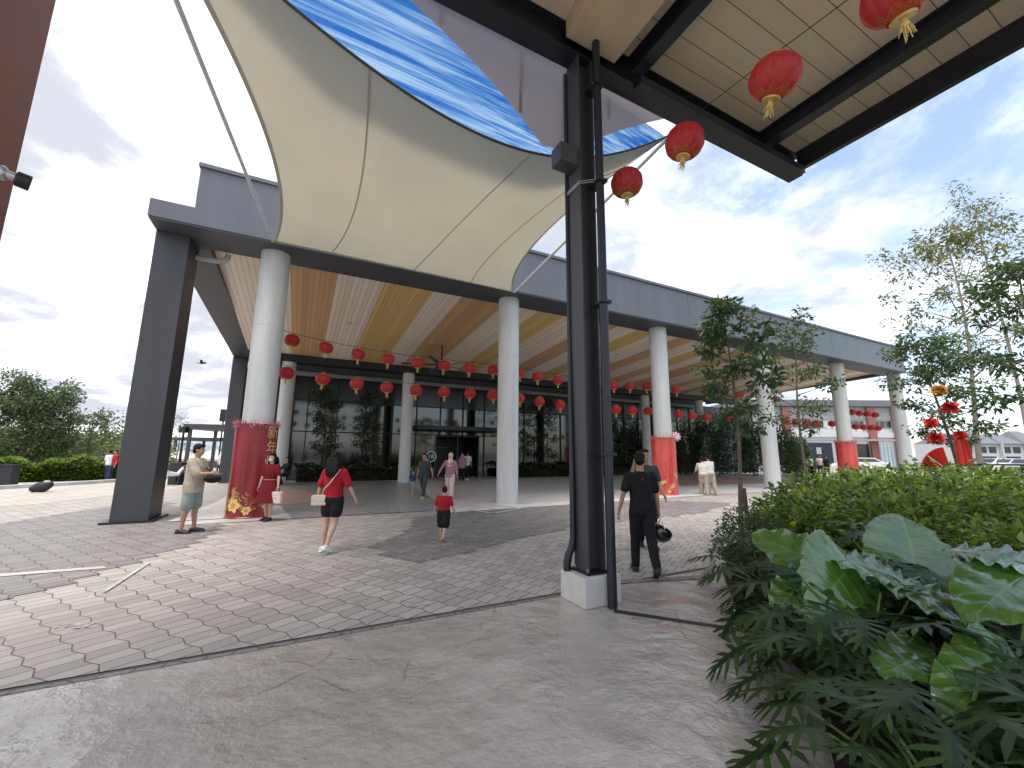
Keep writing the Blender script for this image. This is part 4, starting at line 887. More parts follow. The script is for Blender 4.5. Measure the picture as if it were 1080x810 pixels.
def ear_plant(c, lvs, label, seed):
    c = Vector(c); root = empty('elephant_ear_plant', c, 0, label, 'plant')
    for i, (b, t, nrm, w) in enumerate(lvs):
        a = i * 2.4; ear_leaf(root, c + Vector((math.cos(a) * .05, math.sin(a) * .05, 0)), AT(*b), AT(*t), nrm, w, seed + i)
ear_plant((2.75, 3.45, .02), [((880, 606, 3.35), (797, 557, 3.6), (.25, -.95, .5), .50), ((894, 600, 3.15), (864, 642, 2.95), (.35, -.8, .5), .62), ((890, 645, 2.95), (876, 694, 2.70), (-.15, -.9, .5), .46), ((850, 615, 3.3), (815, 640, 3.25), (-.3, -.4, .9), .36)],
          'elephant-ear plant with a bright green raised leaf and one drooping leaf', 100)
ear_plant((3.3, 3.5, .02), [((966, 604, 3.45), (958, 541, 3.62), (-.05, -1, .35), .78), ((936, 606, 3.05), (866, 577, 3.25), (.05, -.22, 1), .46), ((950, 616, 3.0), (1062, 668, 2.55), (.10, -.16, 1), .50), ((985, 690, 2.5), (930, 700, 2.35), (0, -.3, 1), .34)],
          'elephant-ear plant with an upright fan leaf and a long shiny leaf', 120)
ear_plant((4.05, 3.2, .02), [((1072, 592, 2.9), (994, 572, 3.2), (.04, -.2, 1), .58), ((1085, 606, 2.75), (1022, 636, 2.5), (-.05, -.22, 1), .50), ((1060, 700, 2.3), (1000, 745, 2.1), (0, -.4, .9), .36), ((1070, 690, 2.4), (1085, 760, 2.2), (.2, -.5, .8), .40)],
          'elephant-ear plant at the right edge with broad leaves shining white', 140)
# young trees of the bed
b1 = G(785, 578); t1 = AT(763, 321, b1.y).z
tree('young_tree', b1, t1, 'young dark-leaved tree tied to a brown stake at the front of the bed', tr=.048, f0=.44, spread=.66, nb=17, leaf=.13, per=16, lm='lf_dark', seed=5, clump=.17, elev=(.0, .8), sub=4, fine=True, wr=.48)
st = MB().bar(b1 + Vector((.17, .1, 0)), b1 + Vector((.13, .1, 1.02)), .055).build('tree_stake', mat('brown_timber', (.16, .075, .04), .75, .3, 20)); tag(st, 'short brown timber stake beside the first young tree', 'stake')
def at_px(px, y): g = ray(px, 480); return Vector((g.x * y / g.y, y, 0))
p2 = at_px(850, 11.0); tree('young_tree', p2, AT(838, 344, 11).z, 'slimmer young tree standing behind the shrubs in front of the fourth white column', tr=.045, f0=.42, spread=.95, nb=16, leaf=.12, per=14, lm='lf_mid', seed=9, clump=.19, elev=(.1, .9), wr=.48)
p3 = at_px(1008, 12.0); tree('young_tree', p3, AT(985, 366, 12).z, 'bushy dark tree beside the red draped decoration', tr=.06, f0=.38, spread=1.25, nb=20, leaf=.13, per=24, lm='lf_dark', seed=14, clump=.24, elev=(.2, .9), lean=(-.6, 0), wr=.5)
p4 = at_px(1037, 13.5); tree('tall_tree', p4, AT(1008, 258, 13.5).z, 'tall slender tree with pale trunk and sparse yellow-green crown', tr=.085, f0=.42, spread=2.1, nb=22, leaf=.15, per=19, lm='lf_lime', bm='barkl', seed=23, clump=.30, elev=(.25, 1.1), sub=5, wr=.42, prof=lambda f: (.45 + .75 * math.sin(math.pi * min(1, f * 1.05) ** .9)) if f < .95 else .4)
p5 = at_px(1118, 8.5); tree('dark_tree', p5, AT(1100, 285, 8.5).z, 'dark leafy branches reaching in from the right edge', tr=.07, f0=.45, spread=1.15, nb=18, leaf=.15, per=15, lm='lf_dark', seed=31, clump=.22, elev=(.0, .8), fine=True, wr=.45)
p6 = at_px(1085, 17); tree('tall_tree', p6, AT(1075, 215, 17).z, 'thin pale tree behind the tall one at the right edge', tr=.09, f0=.4, spread=2.2, nb=18, leaf=.15, per=17, lm='lf_lime', bm='barkl', seed=37, clump=.32, elev=(.3, 1.1), sub=5, wr=.42)
# planters along the glass
def along(s, t): return W(s, t)
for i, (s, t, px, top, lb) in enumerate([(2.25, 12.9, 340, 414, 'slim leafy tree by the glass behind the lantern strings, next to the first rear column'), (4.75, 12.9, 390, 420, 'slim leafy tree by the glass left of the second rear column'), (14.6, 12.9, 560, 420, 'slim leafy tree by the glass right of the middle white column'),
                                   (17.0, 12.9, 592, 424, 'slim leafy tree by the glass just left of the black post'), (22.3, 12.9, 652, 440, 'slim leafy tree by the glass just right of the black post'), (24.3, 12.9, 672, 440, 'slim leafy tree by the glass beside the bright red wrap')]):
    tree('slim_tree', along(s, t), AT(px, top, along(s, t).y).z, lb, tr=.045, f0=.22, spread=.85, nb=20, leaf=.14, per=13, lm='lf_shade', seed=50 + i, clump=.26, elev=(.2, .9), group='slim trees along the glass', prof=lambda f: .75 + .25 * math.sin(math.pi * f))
def hedge(name, a, b, w, h, n, label, lm, leaf, seed, cat='hedge'):
    """clipped hedge between two ground points"""
    a, b = Vector(a), Vector(b); L = (b - a).length; rng = np.random.default_rng(seed); root = empty(name, (a + b) / 2, math.atan2(b.y - a.y, b.x - a.x), label, cat)
    x = rng.uniform(-L / 2, L / 2, n); face = rng.random(n); y = np.where(face < .5, -w / 2 + np.abs(rng.normal(0, .07, n)), rng.uniform(-w / 2, w / 2, n)); hh = h * (1 + .16 * np.sin(x * 2.1 + seed) + .10 * np.sin(x * 5.3))
    z = np.where(face < .5, rng.uniform(.05, 1, n) * hh, hh - np.abs(rng.normal(0, .08, n))); P = np.stack([x, y + rng.normal(0, .04, n), z], 1); D = np.stack([rng.normal(0, .6, n), np.where(face < .5, -1, rng.normal(0, .5, n)), np.where(face < .5, .2, 1.)], 1)
    L_ = leaf * rng.uniform(.6, 1.3, n); mb = MB(); rd = random.Random(seed)
    for i in range(int(L * 1.5) + 2): 
        xx = rd.uniform(-L / 2, L / 2); mb.tube([(xx, 0, 0), (xx + rd.uniform(-.1, .1), rd.uniform(-.1, .1), h * .85)], [.02, .006], 5)
    mb.box((-L / 2 + .1, -w / 2 + .12, .0), (L / 2 - .1, w / 2 - .05, h * .72)); mb.build('stem', M['soil'], root); leaves('foliage', P, D, L_, L_ * .6, M[lm], root, rng); return root
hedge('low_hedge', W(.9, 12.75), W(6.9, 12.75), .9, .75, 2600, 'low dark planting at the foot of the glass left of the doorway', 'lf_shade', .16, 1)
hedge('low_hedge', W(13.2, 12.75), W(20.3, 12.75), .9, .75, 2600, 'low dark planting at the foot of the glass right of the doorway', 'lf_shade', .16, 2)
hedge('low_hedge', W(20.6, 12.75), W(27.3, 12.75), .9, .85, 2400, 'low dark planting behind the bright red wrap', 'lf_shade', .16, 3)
for i, (px, y, r, top, lb) in enumerate([(725, 33, 1.2, 446, 'tall dark shrub under the canopy just right of the bright red wrap'), (748, 33.5, 1.5, 440, 'big lush shrub behind the couple in cream shirts'), (772, 34.5, 1.6, 436, 'lush climbing greenery behind the young tree trunk'),
                               (797, 34, 1.3, 452, 'lush shrub beside the fourth white column'), (826, 33, 1.2, 450, 'lush shrub right of the fourth white column'), (842, 35, 1.0, 462, 'small lush shrub near the shop doorway')]):
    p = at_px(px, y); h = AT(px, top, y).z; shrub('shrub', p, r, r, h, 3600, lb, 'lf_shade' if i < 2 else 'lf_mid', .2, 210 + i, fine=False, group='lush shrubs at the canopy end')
# left background
bt = at_px(28, 27); tree('broad_tree', bt, AT(30, 428, 27).z, 'broad dark green tree behind the hedge at the far left', tr=.22, f0=.16, spread=2.1, nb=34, leaf=.23, per=48, lm='lf_far', seed=71, clump=.6, elev=(.05, 1.0), sub=5, prof=lambda f: .62 + .5 * math.sin(math.pi * (.15 + .7 * f)))
b2 = at_px(92, 30); tree('small_tree', b2, AT(92, 446, 30).z, 'small open tree right of the broad tree at the far left', tr=.11, f0=.4, spread=2.0, nb=14, leaf=.26, per=10, lm='lf_far', seed=73, clump=.45, elev=(.3, .9))
b3 = at_px(186, 34); tree('sapling', b3, AT(186, 441, 34).z, 'thin bare sapling beside the lamp post', tr=.05, f0=.35, spread=1.0, nb=12, leaf=.16, per=3, lm='lf_far', seed=75, clump=.25, elev=(.4, 1.0))
hedge('hedge', at_px(-90, 19) + Vector((0, 0, 0)), G(120, 506) + Vector((.3, 1.4, 0)), 1.6, .98, 9000, 'long clipped green hedge along the kerb at the far left', 'lf_bush', .2, 5)
for i, px in enumerate((-25, 8, 42, 72, 100, 124, 148)):
    p = at_px(px, 36 + (i % 3) * 2); shrub('shrub', p, 2.6, 2.2, 3.0 + (i % 3) * .3, 1500, 'pale green bush beyond the hedge at the far left, %s from the left edge' % ordinal(i), 'lf_farl', .34, 230 + i, fine=False, group='pale bushes beyond the hedge')
# ------------------------------------------------------------------ people
def fabric(name, c, var=.12): return mat(name, c, .85, var * 1.4, 9, bump=.8, bscale=11, spec=.25)
M['skin'] = mat('skin_tan', (.40, .22, .14), .5, .06, 8, spec=.4); M['skinl'] = mat('skin_light', (.52, .33, .23), .5, .06, 8, spec=.4)
M['hair'] = mat('black_hair', (.007, .006, .006), .6, .3, 60, spec=.2)
M['eye'] = mat('dark_eye', (.02, .015, .012), .2, .1)
M['lip'] = mat('lip', (.32, .12, .10), .5, .1)
def remesh(mb, vox, smooth=2):
    me = mb.mesh('tmp'); o = bpy.data.objects.new('tmp', me); col.objects.link(o)
    bm = bmesh.new(); bm.from_mesh(me); bmesh.ops.recalc_face_normals(bm, faces=bm.faces); bm.to_mesh(me); bm.free()
    r = o.modifiers.new('r', 'REMESH'); r.mode = 'VOXEL'; r.voxel_size = vox
    s = o.modifiers.new('s', 'SMOOTH'); s.iterations = smooth; s.factor = .5
    dg = bpy.context.evaluated_depsgraph_get(); m2 = bpy.data.meshes.new_from_object(o.evaluated_get(dg))
    bpy.data.objects.remove(o); bpy.data.meshes.remove(me); return m2
def V3(x, y, z): return Vector((x, y, z))
class Fig:
    """a person about 1.75 m tall facing +Y, scaled to height; legs: (swing, knee) per side; arms: (swing, abduct, elbow, inward) per side, left first"""
    def __init__(s, legs=((8, 4), (-8, 6)), arms=((5, 8, 10, 0), (-5, 8, 10, 0)), lean=0, child=False, wide=1.0, head_turn=0, head_nod=0, sit=False):
        s.child = child; s.wide = wide; s.turn = R(head_turn); s.nod = R(head_nod)
        hipw, shw = .088 * wide, .172 * wide; uL, lL = .43, .41
        s.hip = [V3(-hipw, 0, .90), V3(hipw, 0, .90)]; s.knee = []; s.ank = []; s.toe = []
        for i, (a, k) in enumerate(legs):
            a, k = R(a), R(k); kn = s.hip[i] + V3((-1, 1)[i] * .01, math.sin(a), -math.cos(a)) * uL; an = kn + V3(0, math.sin(a - k), -math.cos(a - k)) * lL
            s.knee.append(kn); s.ank.append(an); pit = (a - k) * .75 if (a - k) < 0 else (a - k) * .3
            s.toe.append(V3(0, math.cos(pit), math.sin(pit)))
        low = min(min(an.z - .062, (an + t * .17).z - .055 if t.z < 0 else 9) for an, t in zip(s.ank, s.toe))
        dz = -low; s.dz = dz; mv = V3(0, 0, dz)
        for L in (s.hip, s.knee, s.ank):
            for i in range(2): L[i] = L[i] + mv
        s.base = V3(0, 0, dz); ln = math.tan(R(lean)); s.lean = ln
        sh = s.T(V3(0, 0, 1.40)); s.sh = [sh + V3(-shw, 0, 0), sh + V3(shw, 0, 0)]; s.elb = []; s.wri = []; s.hand = []
        for i, (sw, ab, el, inn) in enumerate(arms):
            sg = (-1, 1)[i]; sw, ab, el, inn = R(sw), R(ab), R(el), R(inn)
            e = s.sh[i] + V3(sg * math.sin(ab), math.sin(sw) * math.cos(ab), -math.cos(sw) * math.cos(ab)) * .285
            d = V3(sg * math.sin(ab) * (1 - abs(inn)) * .8 - sg * math.sin(inn), math.sin(sw + el) * math.cos(inn), -math.cos(sw + el) * math.cos(inn)).normalized()
            s.elb.append(e); s.wri.append(e + d * .245); s.hand.append(d)
        s.hc = s.T(V3(0, .018, 1.635))
    def T(s, p): z = max(0, p.z - .95); return p + s.base + V3(0, s.lean * z, 0)
    def torso(s, mb, rows, n=18):
        """rows: (z, rx, ry, dy)"""
        vs = []
        for z, rx, ry, dy in rows:
            c = s.T(V3(0, dy, z))
            for k in range(n):
                a = 2 * math.pi * k / n; ca, sa = math.cos(a), math.sin(a); q = 2.4; r = (abs(ca) ** q + abs(sa) ** q) ** (-1 / q)
                vs.append(c + V3(ca * r * rx * s.wide, sa * r * ry, 0))
        m = len(rows); fs = [(i * n + k, i * n + (k + 1) % n, (i + 1) * n + (k + 1) % n, (i + 1) * n + k) for i in range(m - 1) for k in range(n)]
        fs += [tuple(range(n - 1, -1, -1)), tuple(range((m - 1) * n, m * n))]; mb.add(vs, fs)
    def limb(s, mb, pts, rs): 
        P = [pts[0]]; Q = [rs[0]]
        for a, b, ra, rb in zip(pts, pts[1:], rs, rs[1:]): P += [a.lerp(b, .5), b]; Q += [(ra + rb) / 2 * 1.04, rb]
        mb.tube(P, Q, 12)
        for p, r in zip(pts, rs): mb.ell(p, (r, r, r), 10, 8)
    def headrot(s): return Matrix.Rotation(s.turn, 3, 'Z') @ Matrix.Rotation(s.nod, 3, 'X')
    def hp(s, p): return s.hc + s.headrot() @ Vector(p)
    def body(s, vox, female=False):
        mb = MB(); fw = .93 if female else 1.0; hr = s.headrot()
        s.torso(mb, [(.84, .13, .10, 0), (.92, .158, .112, -.005), (1.05, .132 * fw, .098, 0), (1.18, .140 * fw, .105, .005), (1.30, .160 * fw, .110, .0), (1.385, .155, .095, -.008), (1.43, .11, .075, -.01), (1.46, .06, .058, -.005)])
        s.limb(mb, [s.T(V3(0, -.008, 1.42)), s.T(V3(0, .0, 1.50)), s.hc + V3(0, -.02, -.05)], [.062, .054, .055])
        mb.ell(s.hp((0, -.012, .025)), (.076, .094, .098), 18, 14, hr); mb.ell(s.hp((0, .022, -.045)), (.060, .068, .072), 16, 12, hr); mb.ell(s.hp((0, .05, -.085)), (.032, .034, .028), 12, 8, hr)
        mb.ell(s.hp((0, .094, -.02)), (.013, .018, .018), 8, 6, hr); mb.ell(s.hp((0, .085, .008)), (.010, .014, .03), 8, 6, hr); mb.ell(s.hp((0, .082, -.062)), (.026, .012, .012), 8, 6, hr)
        for sg in (-1, 1): mb.ell(s.hp((sg * .076, -.006, -.005)), (.012, .022, .032), 8, 6, hr); mb.ell(s.hp((sg * .04, .066, -.028)), (.022, .02, .02), 8, 6, hr)
        for i in range(2):
            sg = (-1, 1)[i]
            s.limb(mb, [s.hip[i] + V3(0, 0, -.02), s.hip[i].lerp(s.knee[i], .35), s.knee[i]], [.086, .078, .053]); s.limb(mb, [s.knee[i], s.knee[i].lerp(s.ank[i], .3) + V3(0, -.012, 0), s.knee[i].lerp(s.ank[i], .7), s.ank[i]], [.052, .054, .040, .034])
            t = s.toe[i]; mb.tube([s.ank[i] - t * .055 + V3(0, 0, -.03), s.ank[i] + t * .02 + V3(0, 0, -.025), s.ank[i] + t * .11 + V3(sg * .01, 0, -.04), s.ank[i] + t * .175 + V3(sg * .014, 0, -.045)], [.034, .042, .036, .02], 10)
            s.limb(mb, [s.sh[i] + V3(-sg * .01, 0, 0), s.sh[i].lerp(s.elb[i], .45), s.elb[i]], [.052, .044, .036]); s.limb(mb, [s.elb[i], s.elb[i].lerp(s.wri[i], .3), s.wri[i]], [.036, .036, .025])
            d = s.hand[i]; mb.tube([s.wri[i], s.wri[i] + d * .035, s.wri[i] + d * .075, s.wri[i] + d * .09], [(.022, .022), (.024, .034), (.020, .037), (.012, .032)], 10)
        me = remesh(mb, vox, 3); fg = MB()
        for i in range(2):                               # five fingers rooted inside the palm, slightly curled
            d = s.hand[i]; sg = (-1, 1)[i]; f = V3(0, 1, 0); f = (f - d * f.dot(d)).normalized(); nn = V3(-sg, 0, 0); nn = (nn - d * nn.dot(d) - f * nn.dot(f)).normalized()
            p = s.wri[i] + d * .07
            for o, l in ((.027, .066), (.009, .075), (-.009, .070), (-.026, .055)):
                a = p + f * o; fg.tube([a, a + d * l * .45 + nn * .004, a + d * l * .78 + nn * .016, a + d * l * .95 + nn * .032], [.0088, .0084, .0076, .006], 6)
            a = s.wri[i] + d * .03 + f * .022; fg.tube([a, a + d * .022 + f * .022 + nn * .006, a + d * .052 + f * .028 + nn * .016], [.011, .0098, .008], 6)
        bm = bmesh.new(); bm.from_mesh(me); n0 = len(bm.verts); tmp = fg.mesh('f'); bm.from_mesh(tmp); bm.to_mesh(me); bm.free(); bpy.data.meshes.remove(tmp); return me
class Person:
    def __init__(s, foot, h, rz, label, fig, skin='skin', group=None, female=False, vox=.012):
        s.root = empty('person', foot, rz, label, 'person', group); s.f = fig; s.k = h / (1.75 + fig.dz) ; s.k = h / 1.755; s.root.scale = (s.k,) * 3; s.vox = vox / s.k
        s.root.scale = (s.k, s.k, s.k)
        link('body', fig.body(s.vox, female), M[skin], s.root, True)
        for sg in (-1, 1): MB().ell(fig.hp((sg * .031, .0785, .004)), (.011, .007, .0065), 8, 6, fig.headrot()).build('eye', M['eye'], s.root)
    def part(s, name, mb, m, smooth=2, vox=1.0):
        return link(name, remesh(mb, s.vox * vox, smooth), m, s.root, True)
    def shirt(s, m, hem=.86, sleeve=.62, loose=.02, name='shirt', flare=0):
        f = s.f; mb = MB(); g = loose
        f.torso(mb, [(hem, .150 + g + flare, .108 + g + flare, 0), (.95, .158 + g, .112 + g, -.004), (1.05, .145 + g, .104 + g, 0), (1.18, .148 + g, .110 + g, .004), (1.30, .164 + g * .8, .113 + g * .8, 0), (1.39, .160 + g * .5, .097 + g * .6, -.008), (1.44, .115 + g * .5, .080 + g * .4, -.01), (1.468, .066 + g * .3, .062 + g * .3, -.006)])
        for i in range(2):
            if sleeve <= 1: e = f.sh[i].lerp(f.elb[i], sleeve); f.limb(mb, [f.sh[i], f.sh[i].lerp(e, .5), e], [.056 + g * .6, .052 + g * .7, .046 + g * .9])
            else: f.limb(mb, [f.sh[i], f.sh[i].lerp(f.elb[i], .5), f.elb[i], f.elb[i].lerp(f.wri[i], sleeve - 1)], [.056 + g * .5, .050 + g * .6, .042 + g * .5, .032 + g * .4])
        return s.part(name, mb, m)
    def pants(s, m, length=1.9, loose=.016, name='trousers', top=1.0):
        f = s.f; mb = MB(); g = loose; f.torso(mb, [(.80, .125, .10, 0), (.88, .156 + g, .112 + g, -.004), (.95, .156 + g * .8, .112 + g * .8, -.004), (top, .144 + g * .6, .106 + g * .6, 0)])
        for i in range(2):
            if length <= 1: e = f.hip[i].lerp(f.knee[i], length); f.limb(mb, [f.hip[i], f.hip[i].lerp(e, .5), e], [.090 + g, .084 + g * 1.1, .074 + g * 1.3])
            else:
                e = f.knee[i].lerp(f.ank[i], length - 1); f.limb(mb, [f.hip[i], f.hip[i].lerp(f.knee[i], .45), f.knee[i], e], [.090 + g, .080 + g, .060 + g, .046 + g * 1.3])
        return s.part(name, mb, m)
    def skirt(s, m, top=1.02, hem=.5, flare=.1, name='skirt'):
        f = s.f; mb = MB(); n = 6; rows = []
        for i in range(n + 1):
            t = i / n; z = hem + (top - hem) * t; e = (1 - t); rows.append((z, .148 + .02 * (1 - e) * 0 + flare * e + .03 * math.sin(min(1, e * 2.2) * 1.57), .112 + flare * e * .9 + .02 * math.sin(min(1, e * 2.2) * 1.57), 0))
        f.torso(mb, rows, 24); return s.part(name, mb, m)
    def shoes(s, m, name='shoe', sole=None):
        for i in range(2):
            f = s.f; t = f.toe[i]; sg = (-1, 1)[i]; mb = MB(); a = f.ank[i]; up = V3(0, -t.z, t.y)
            mb.tube([a - t * .075 - up * .03, a - t * .02 - up * .018, a + t * .07 - up * .03 + V3(sg * .006, 0, 0), a + t * .15 - up * .04 + V3(sg * .012, 0, 0), a + t * .195 - up * .048 + V3(sg * .014, 0, 0)], [.034, .050, .047, .044, .026], 12)
            mb.tube([a - t * .085 - up * .062, a + t * .05 - up * .064, a + t * .2 - up * .062], [(.04, .014), (.046, .014), (.036, .014)], 10)
            o = s.part(name, mb, m, 2, .8)
    def hair(s, m=None, long=0, bun=False, volume=1.0):
        f = s.f; hr = f.headrot(); mb = MB(); v = volume
        mb.ell(f.hp((0, -.028, .045)), (.086 * v, .092 * v, .090 * v), 16, 12, hr); mb.ell(f.hp((0, -.055, .0)), (.076 * v, .066, .085), 14, 10, hr); mb.ell(f.hp((0, .03, .088)), (.066 * v, .062, .040 * v), 12, 10, hr)
        if long:
            mb.ell(f.hp((0, -.068, -.06)), (.098, .06, .12), 14, 10, hr)
            for k in range(5): mb.tube([f.hp((-.07 + .035 * k, -.08, .02)), f.hp((-.085 + .0425 * k, -.115, -.10)), f.hp((-.084 + .042 * k, -.145, -.12 - long * .5)), f.hp((-.074 + .037 * k + .01 * (k % 2), -.158, -.12 - long * (1 + .12 * (k % 2))))], [.042, .048, .042, .016], 8)
            for sg in (-1, 1): mb.tube([f.hp((sg * .075, -.01, .04)), f.hp((sg * .088, -.005, -.04)), f.hp((sg * .085, -.01, -.10 - long * .45))], [.028, .030, .016], 8)
        return s.part('hair', mb, m or M['hair'], 1, .8)
W_ = lambda p: Vector((p.x, p.y, .0))
def place(px, py): return G(px, py)
def facing(p, deg=0): return R(deg)
def pw(P, q): return P.root.matrix_basis @ Vector(q)
def bpyupd(): bpy.context.view_layer.update()
M['red_cloth'] = fabric('red_cloth', (.36, .014, .025)); M['black_cloth'] = fabric('black_cloth', (.012, .012, .014), .25); M['beige_cloth'] = fabric('beige_cloth', (.42, .36, .28)); M['sage_cloth'] = fabric('sage_cloth', (.25, .29, .27))
M['wine_cloth'] = fabric('wine_red_cloth', (.15, .009, .016)); M['white_leather'] = mat('white_leather', (.75, .74, .72), .5, .05); M['cream_leather'] = mat('cream_leather', (.66, .58, .46), .45, .08); M['pink_cloth'] = fabric('dusty_pink_cloth', (.36, .18, .24))
M['palepink'] = fabric('pale_pink_cloth', (.68, .52, .48)); M['char_cloth'] = fabric('charcoal_cloth', (.05, .053, .06)); M['cream_cloth'] = fabric('cream_cloth', (.60, .57, .53)); M['khaki_cloth'] = fabric('khaki_cloth', (.36, .31, .25)); M['white_cloth'] = fabric('white_cloth', (.74, .74, .75))
M['navy_cloth'] = fabric('navy_cloth', (.03, .05, .11)); M['mask'] = fabric('pale_blue_mask', (.62, .66, .70)); M['bshoe'] = mat('black_shoe', (.015, .015, .016), .5, .2); M['lime'] = mat('lime_shoe', (.42, .5, .10), .5, .1)
# man in black walking away with a helmet
P = Person(place(681, 606) + Vector((0, .06, 0)), 1.66, R(-4), 'man in black T-shirt and trousers walking away with a black helmet in his hand', Fig(legs=((12, 6), (-16, 22)), arms=((-6, 20, 8, 0), (4, 13, 12, 2)), wide=.98, head_turn=-6), vox=.0105)
P.shirt(M['black_cloth'], .84, .72, .022); P.pants(M['black_cloth'], 1.93, .012); P.shoes(M['bshoe']); P.hair(volume=1.0)
MB().add([(-.018, -.138, 1.335), (.018, -.138, 1.335), (.006, -.139, 1.352), (0, -.139, 1.366), (-.006, -.139, 1.352)], [(0, 1, 2, 3, 4)]).build('back_print', mat('red_print', (.30, .02, .03), .7), P.root)
hq = pw(P, P.f.wri[1] + P.f.hand[1] * .12)
def helmet(p, rz):
    root = empty('motorcycle_helmet', p, rz, 'glossy black helmet hanging from the hand of the man in black', 'helmet'); n, m = 28, 14; vs = []; fs = []
    sh = mat('glossy_black_shell', (.012, .012, .013), .12, .2, 5, coat=.6)
    for th, flip in ((.135, 1), (.120, 0)):
        k0 = len(vs)
        for i in range(m + 1):
            a = math.pi * .68 * i / m
            for k in range(n):
                b = 2 * math.pi * k / n; vs.append((th * math.sin(a) * math.cos(b), th * 1.18 * math.sin(a) * math.sin(b), -th * math.cos(a)))
        for i in range(m):
            for k in range(n):
                q = (k0 + i * n + k, k0 + i * n + (k + 1) % n, k0 + (i + 1) * n + (k + 1) % n, k0 + (i + 1) * n + k); fs.append(q if flip else q[::-1])
    r0 = m * n; r1 = (m + 1) * n + m * n
    for k in range(n): fs.append((r0 + k, r0 + (k + 1) % n, r1 + (k + 1) % n, r1 + k))
    o = MB().add(vs, fs).build('shell', sh, root, True); o.rotation_euler = (R(24), R(-18), 0)
    v = MB(); vv = []; ff = []
    for i in range(7):
        for k in range(13):
            a = math.pi * (.30 + .28 * i / 6); b = R(-62 + 124 * k / 12) + math.pi / 2; vv.append((.142 * math.sin(a) * math.cos(b), .142 * 1.2 * math.sin(a) * math.sin(b), -.142 * math.cos(a)))
    for i in range(6):
        for k in range(12): a = i * 13 + k; ff.append((a, a + 1, a + 14, a + 13))
    v.add(vv, ff); vo = v.build('visor', mat('smoke_visor', (.02, .022, .025), .05, .1, 3, spec=.8), root, True); vo.rotation_euler = o.rotation_euler
    MB().tube([(-.10, 0, .06), (-.04, 0, .15), (.0, 0, .185), (.04, 0, .15), (.10, 0, .06)], .008, 6).build('chin_strap', M['white_leather'], root)
helmet(hq + Vector((0.02, 0, -.20)), R(100))
# man half hidden behind him
P = Person(place(684, 578), 1.70, R(175), 'man in dark T-shirt half hidden behind the man with the helmet', Fig(legs=((6, 4), (-8, 8)), arms=((10, 12, 30, 0), (60, 25, 95, 20)), head_turn=10))
P.shirt(M['char_cloth'], .85, .7, .02); P.pants(M['black_cloth'], 1.9); P.shoes(M['bshoe']); P.hair()
# woman in red blouse walking away
P = Person(place(347, 581), 1.60, R(-8), 'woman in red blouse and black shorts walking away with a cream shoulder bag', Fig(legs=((-2, 4), (-6, 26)), arms=((-8, 16, 14, 0), (6, 24, 16, 0)), wide=1.0), 'skinl', female=True, vox=.0105)
P.shirt(M['red_cloth'], .93, .85, .026, 'blouse'); P.pants(M['black_cloth'], .52, .03, 'shorts', 1.04); P.shoes(M['white_leather']); P.hair(long=.20, volume=1.05)
def bag(p, rz, label, w, h, d, m, strap=None, name='shoulder_bag'):
    root = empty(name, p, rz, label, 'bag'); mb = MB().box((-w / 2, -d / 2, -h / 2), (w / 2, d / 2, h / 2)); mb.build('bag_body', m, root, bevel=min(w, h, d) * .28)
    MB().box((-w / 2 * .98, -d / 2 - .006, -.01), (w / 2 * .98, -d / 2 + .012, h / 2 * .9)).build('flap', m, root, bevel=.004)
    if strap: MB().tube([root.matrix_basis.inverted() @ Vector(q) for q in strap], .009, 6).build('strap', m, root)
    return root
k = P.k
pts = [pw(P, q) for q in ((-.20, -.03, .99), (-.10, -.155, 1.10), (.02, -.165, 1.22), (.11, -.135, 1.36), (.135, -.05, 1.455), (.10, .07, 1.43), (.0, .15, 1.28), (-.15, .13, 1.05), (-.21, .02, .97))]
bag(pw(P, (-.19, -.12, .90)), R(-8 + 24), 'cream flap shoulder bag on the left hip of the woman in the red blouse', .25, .17, .09, M['cream_leather'], pts)
# boy in red top
P = Person(place(467, 570), .98, R(-12), 'small boy in red top and black shorts walking away', Fig(legs=((10, 6), (-12, 20)), arms=((-8, 16, 20, 0), (6, 18, 20, 0)), wide=1.18, head_turn=25), 'skinl', vox=.010)
P.f.child = True
P.shirt(M['red_cloth'], .92, .8, .03); P.pants(M['black_cloth'], .88, .05, 'shorts', 1.02); P.shoes(mat('red_white_shoe', (.5, .16, .14), .6)); P.hair(volume=1.12)
P.root.children[0].data.update()
# man at the left, facing right, with a dark bag
P = Person(place(198, 562), 1.74, R(-80), 'man in loose beige T-shirt and sage shorts standing by the leaning grey post', Fig(legs=((4, 2), (-4, 4)), arms=((14, 10, 75, 25), (32, 8, 62, 5)), wide=1.1, head_turn=-2, head_nod=-4), 'skin', vox=.0105)
P.shirt(M['beige_cloth'], .78, .95, .045); P.pants(M['sage_cloth'], .85, .028, 'shorts'); P.shoes(M['bshoe']); P.hair(volume=1.06)
hq = pw(P, (.02, .34, 1.06))
root = empty('camera_bag', hq, R(-80), 'dark slouchy bag held against his front by the man in beige', 'bag')
MB().ell((0, 0, 0), (.17, .15, .085), 18, 12).build('bag_body', M['black_cloth'], root, True); MB().tube([(-.16, 0, .02), (-.18, -.12, .12), (-.1, -.22, .24)], .012, 6).build('strap', M['black_cloth'], root)
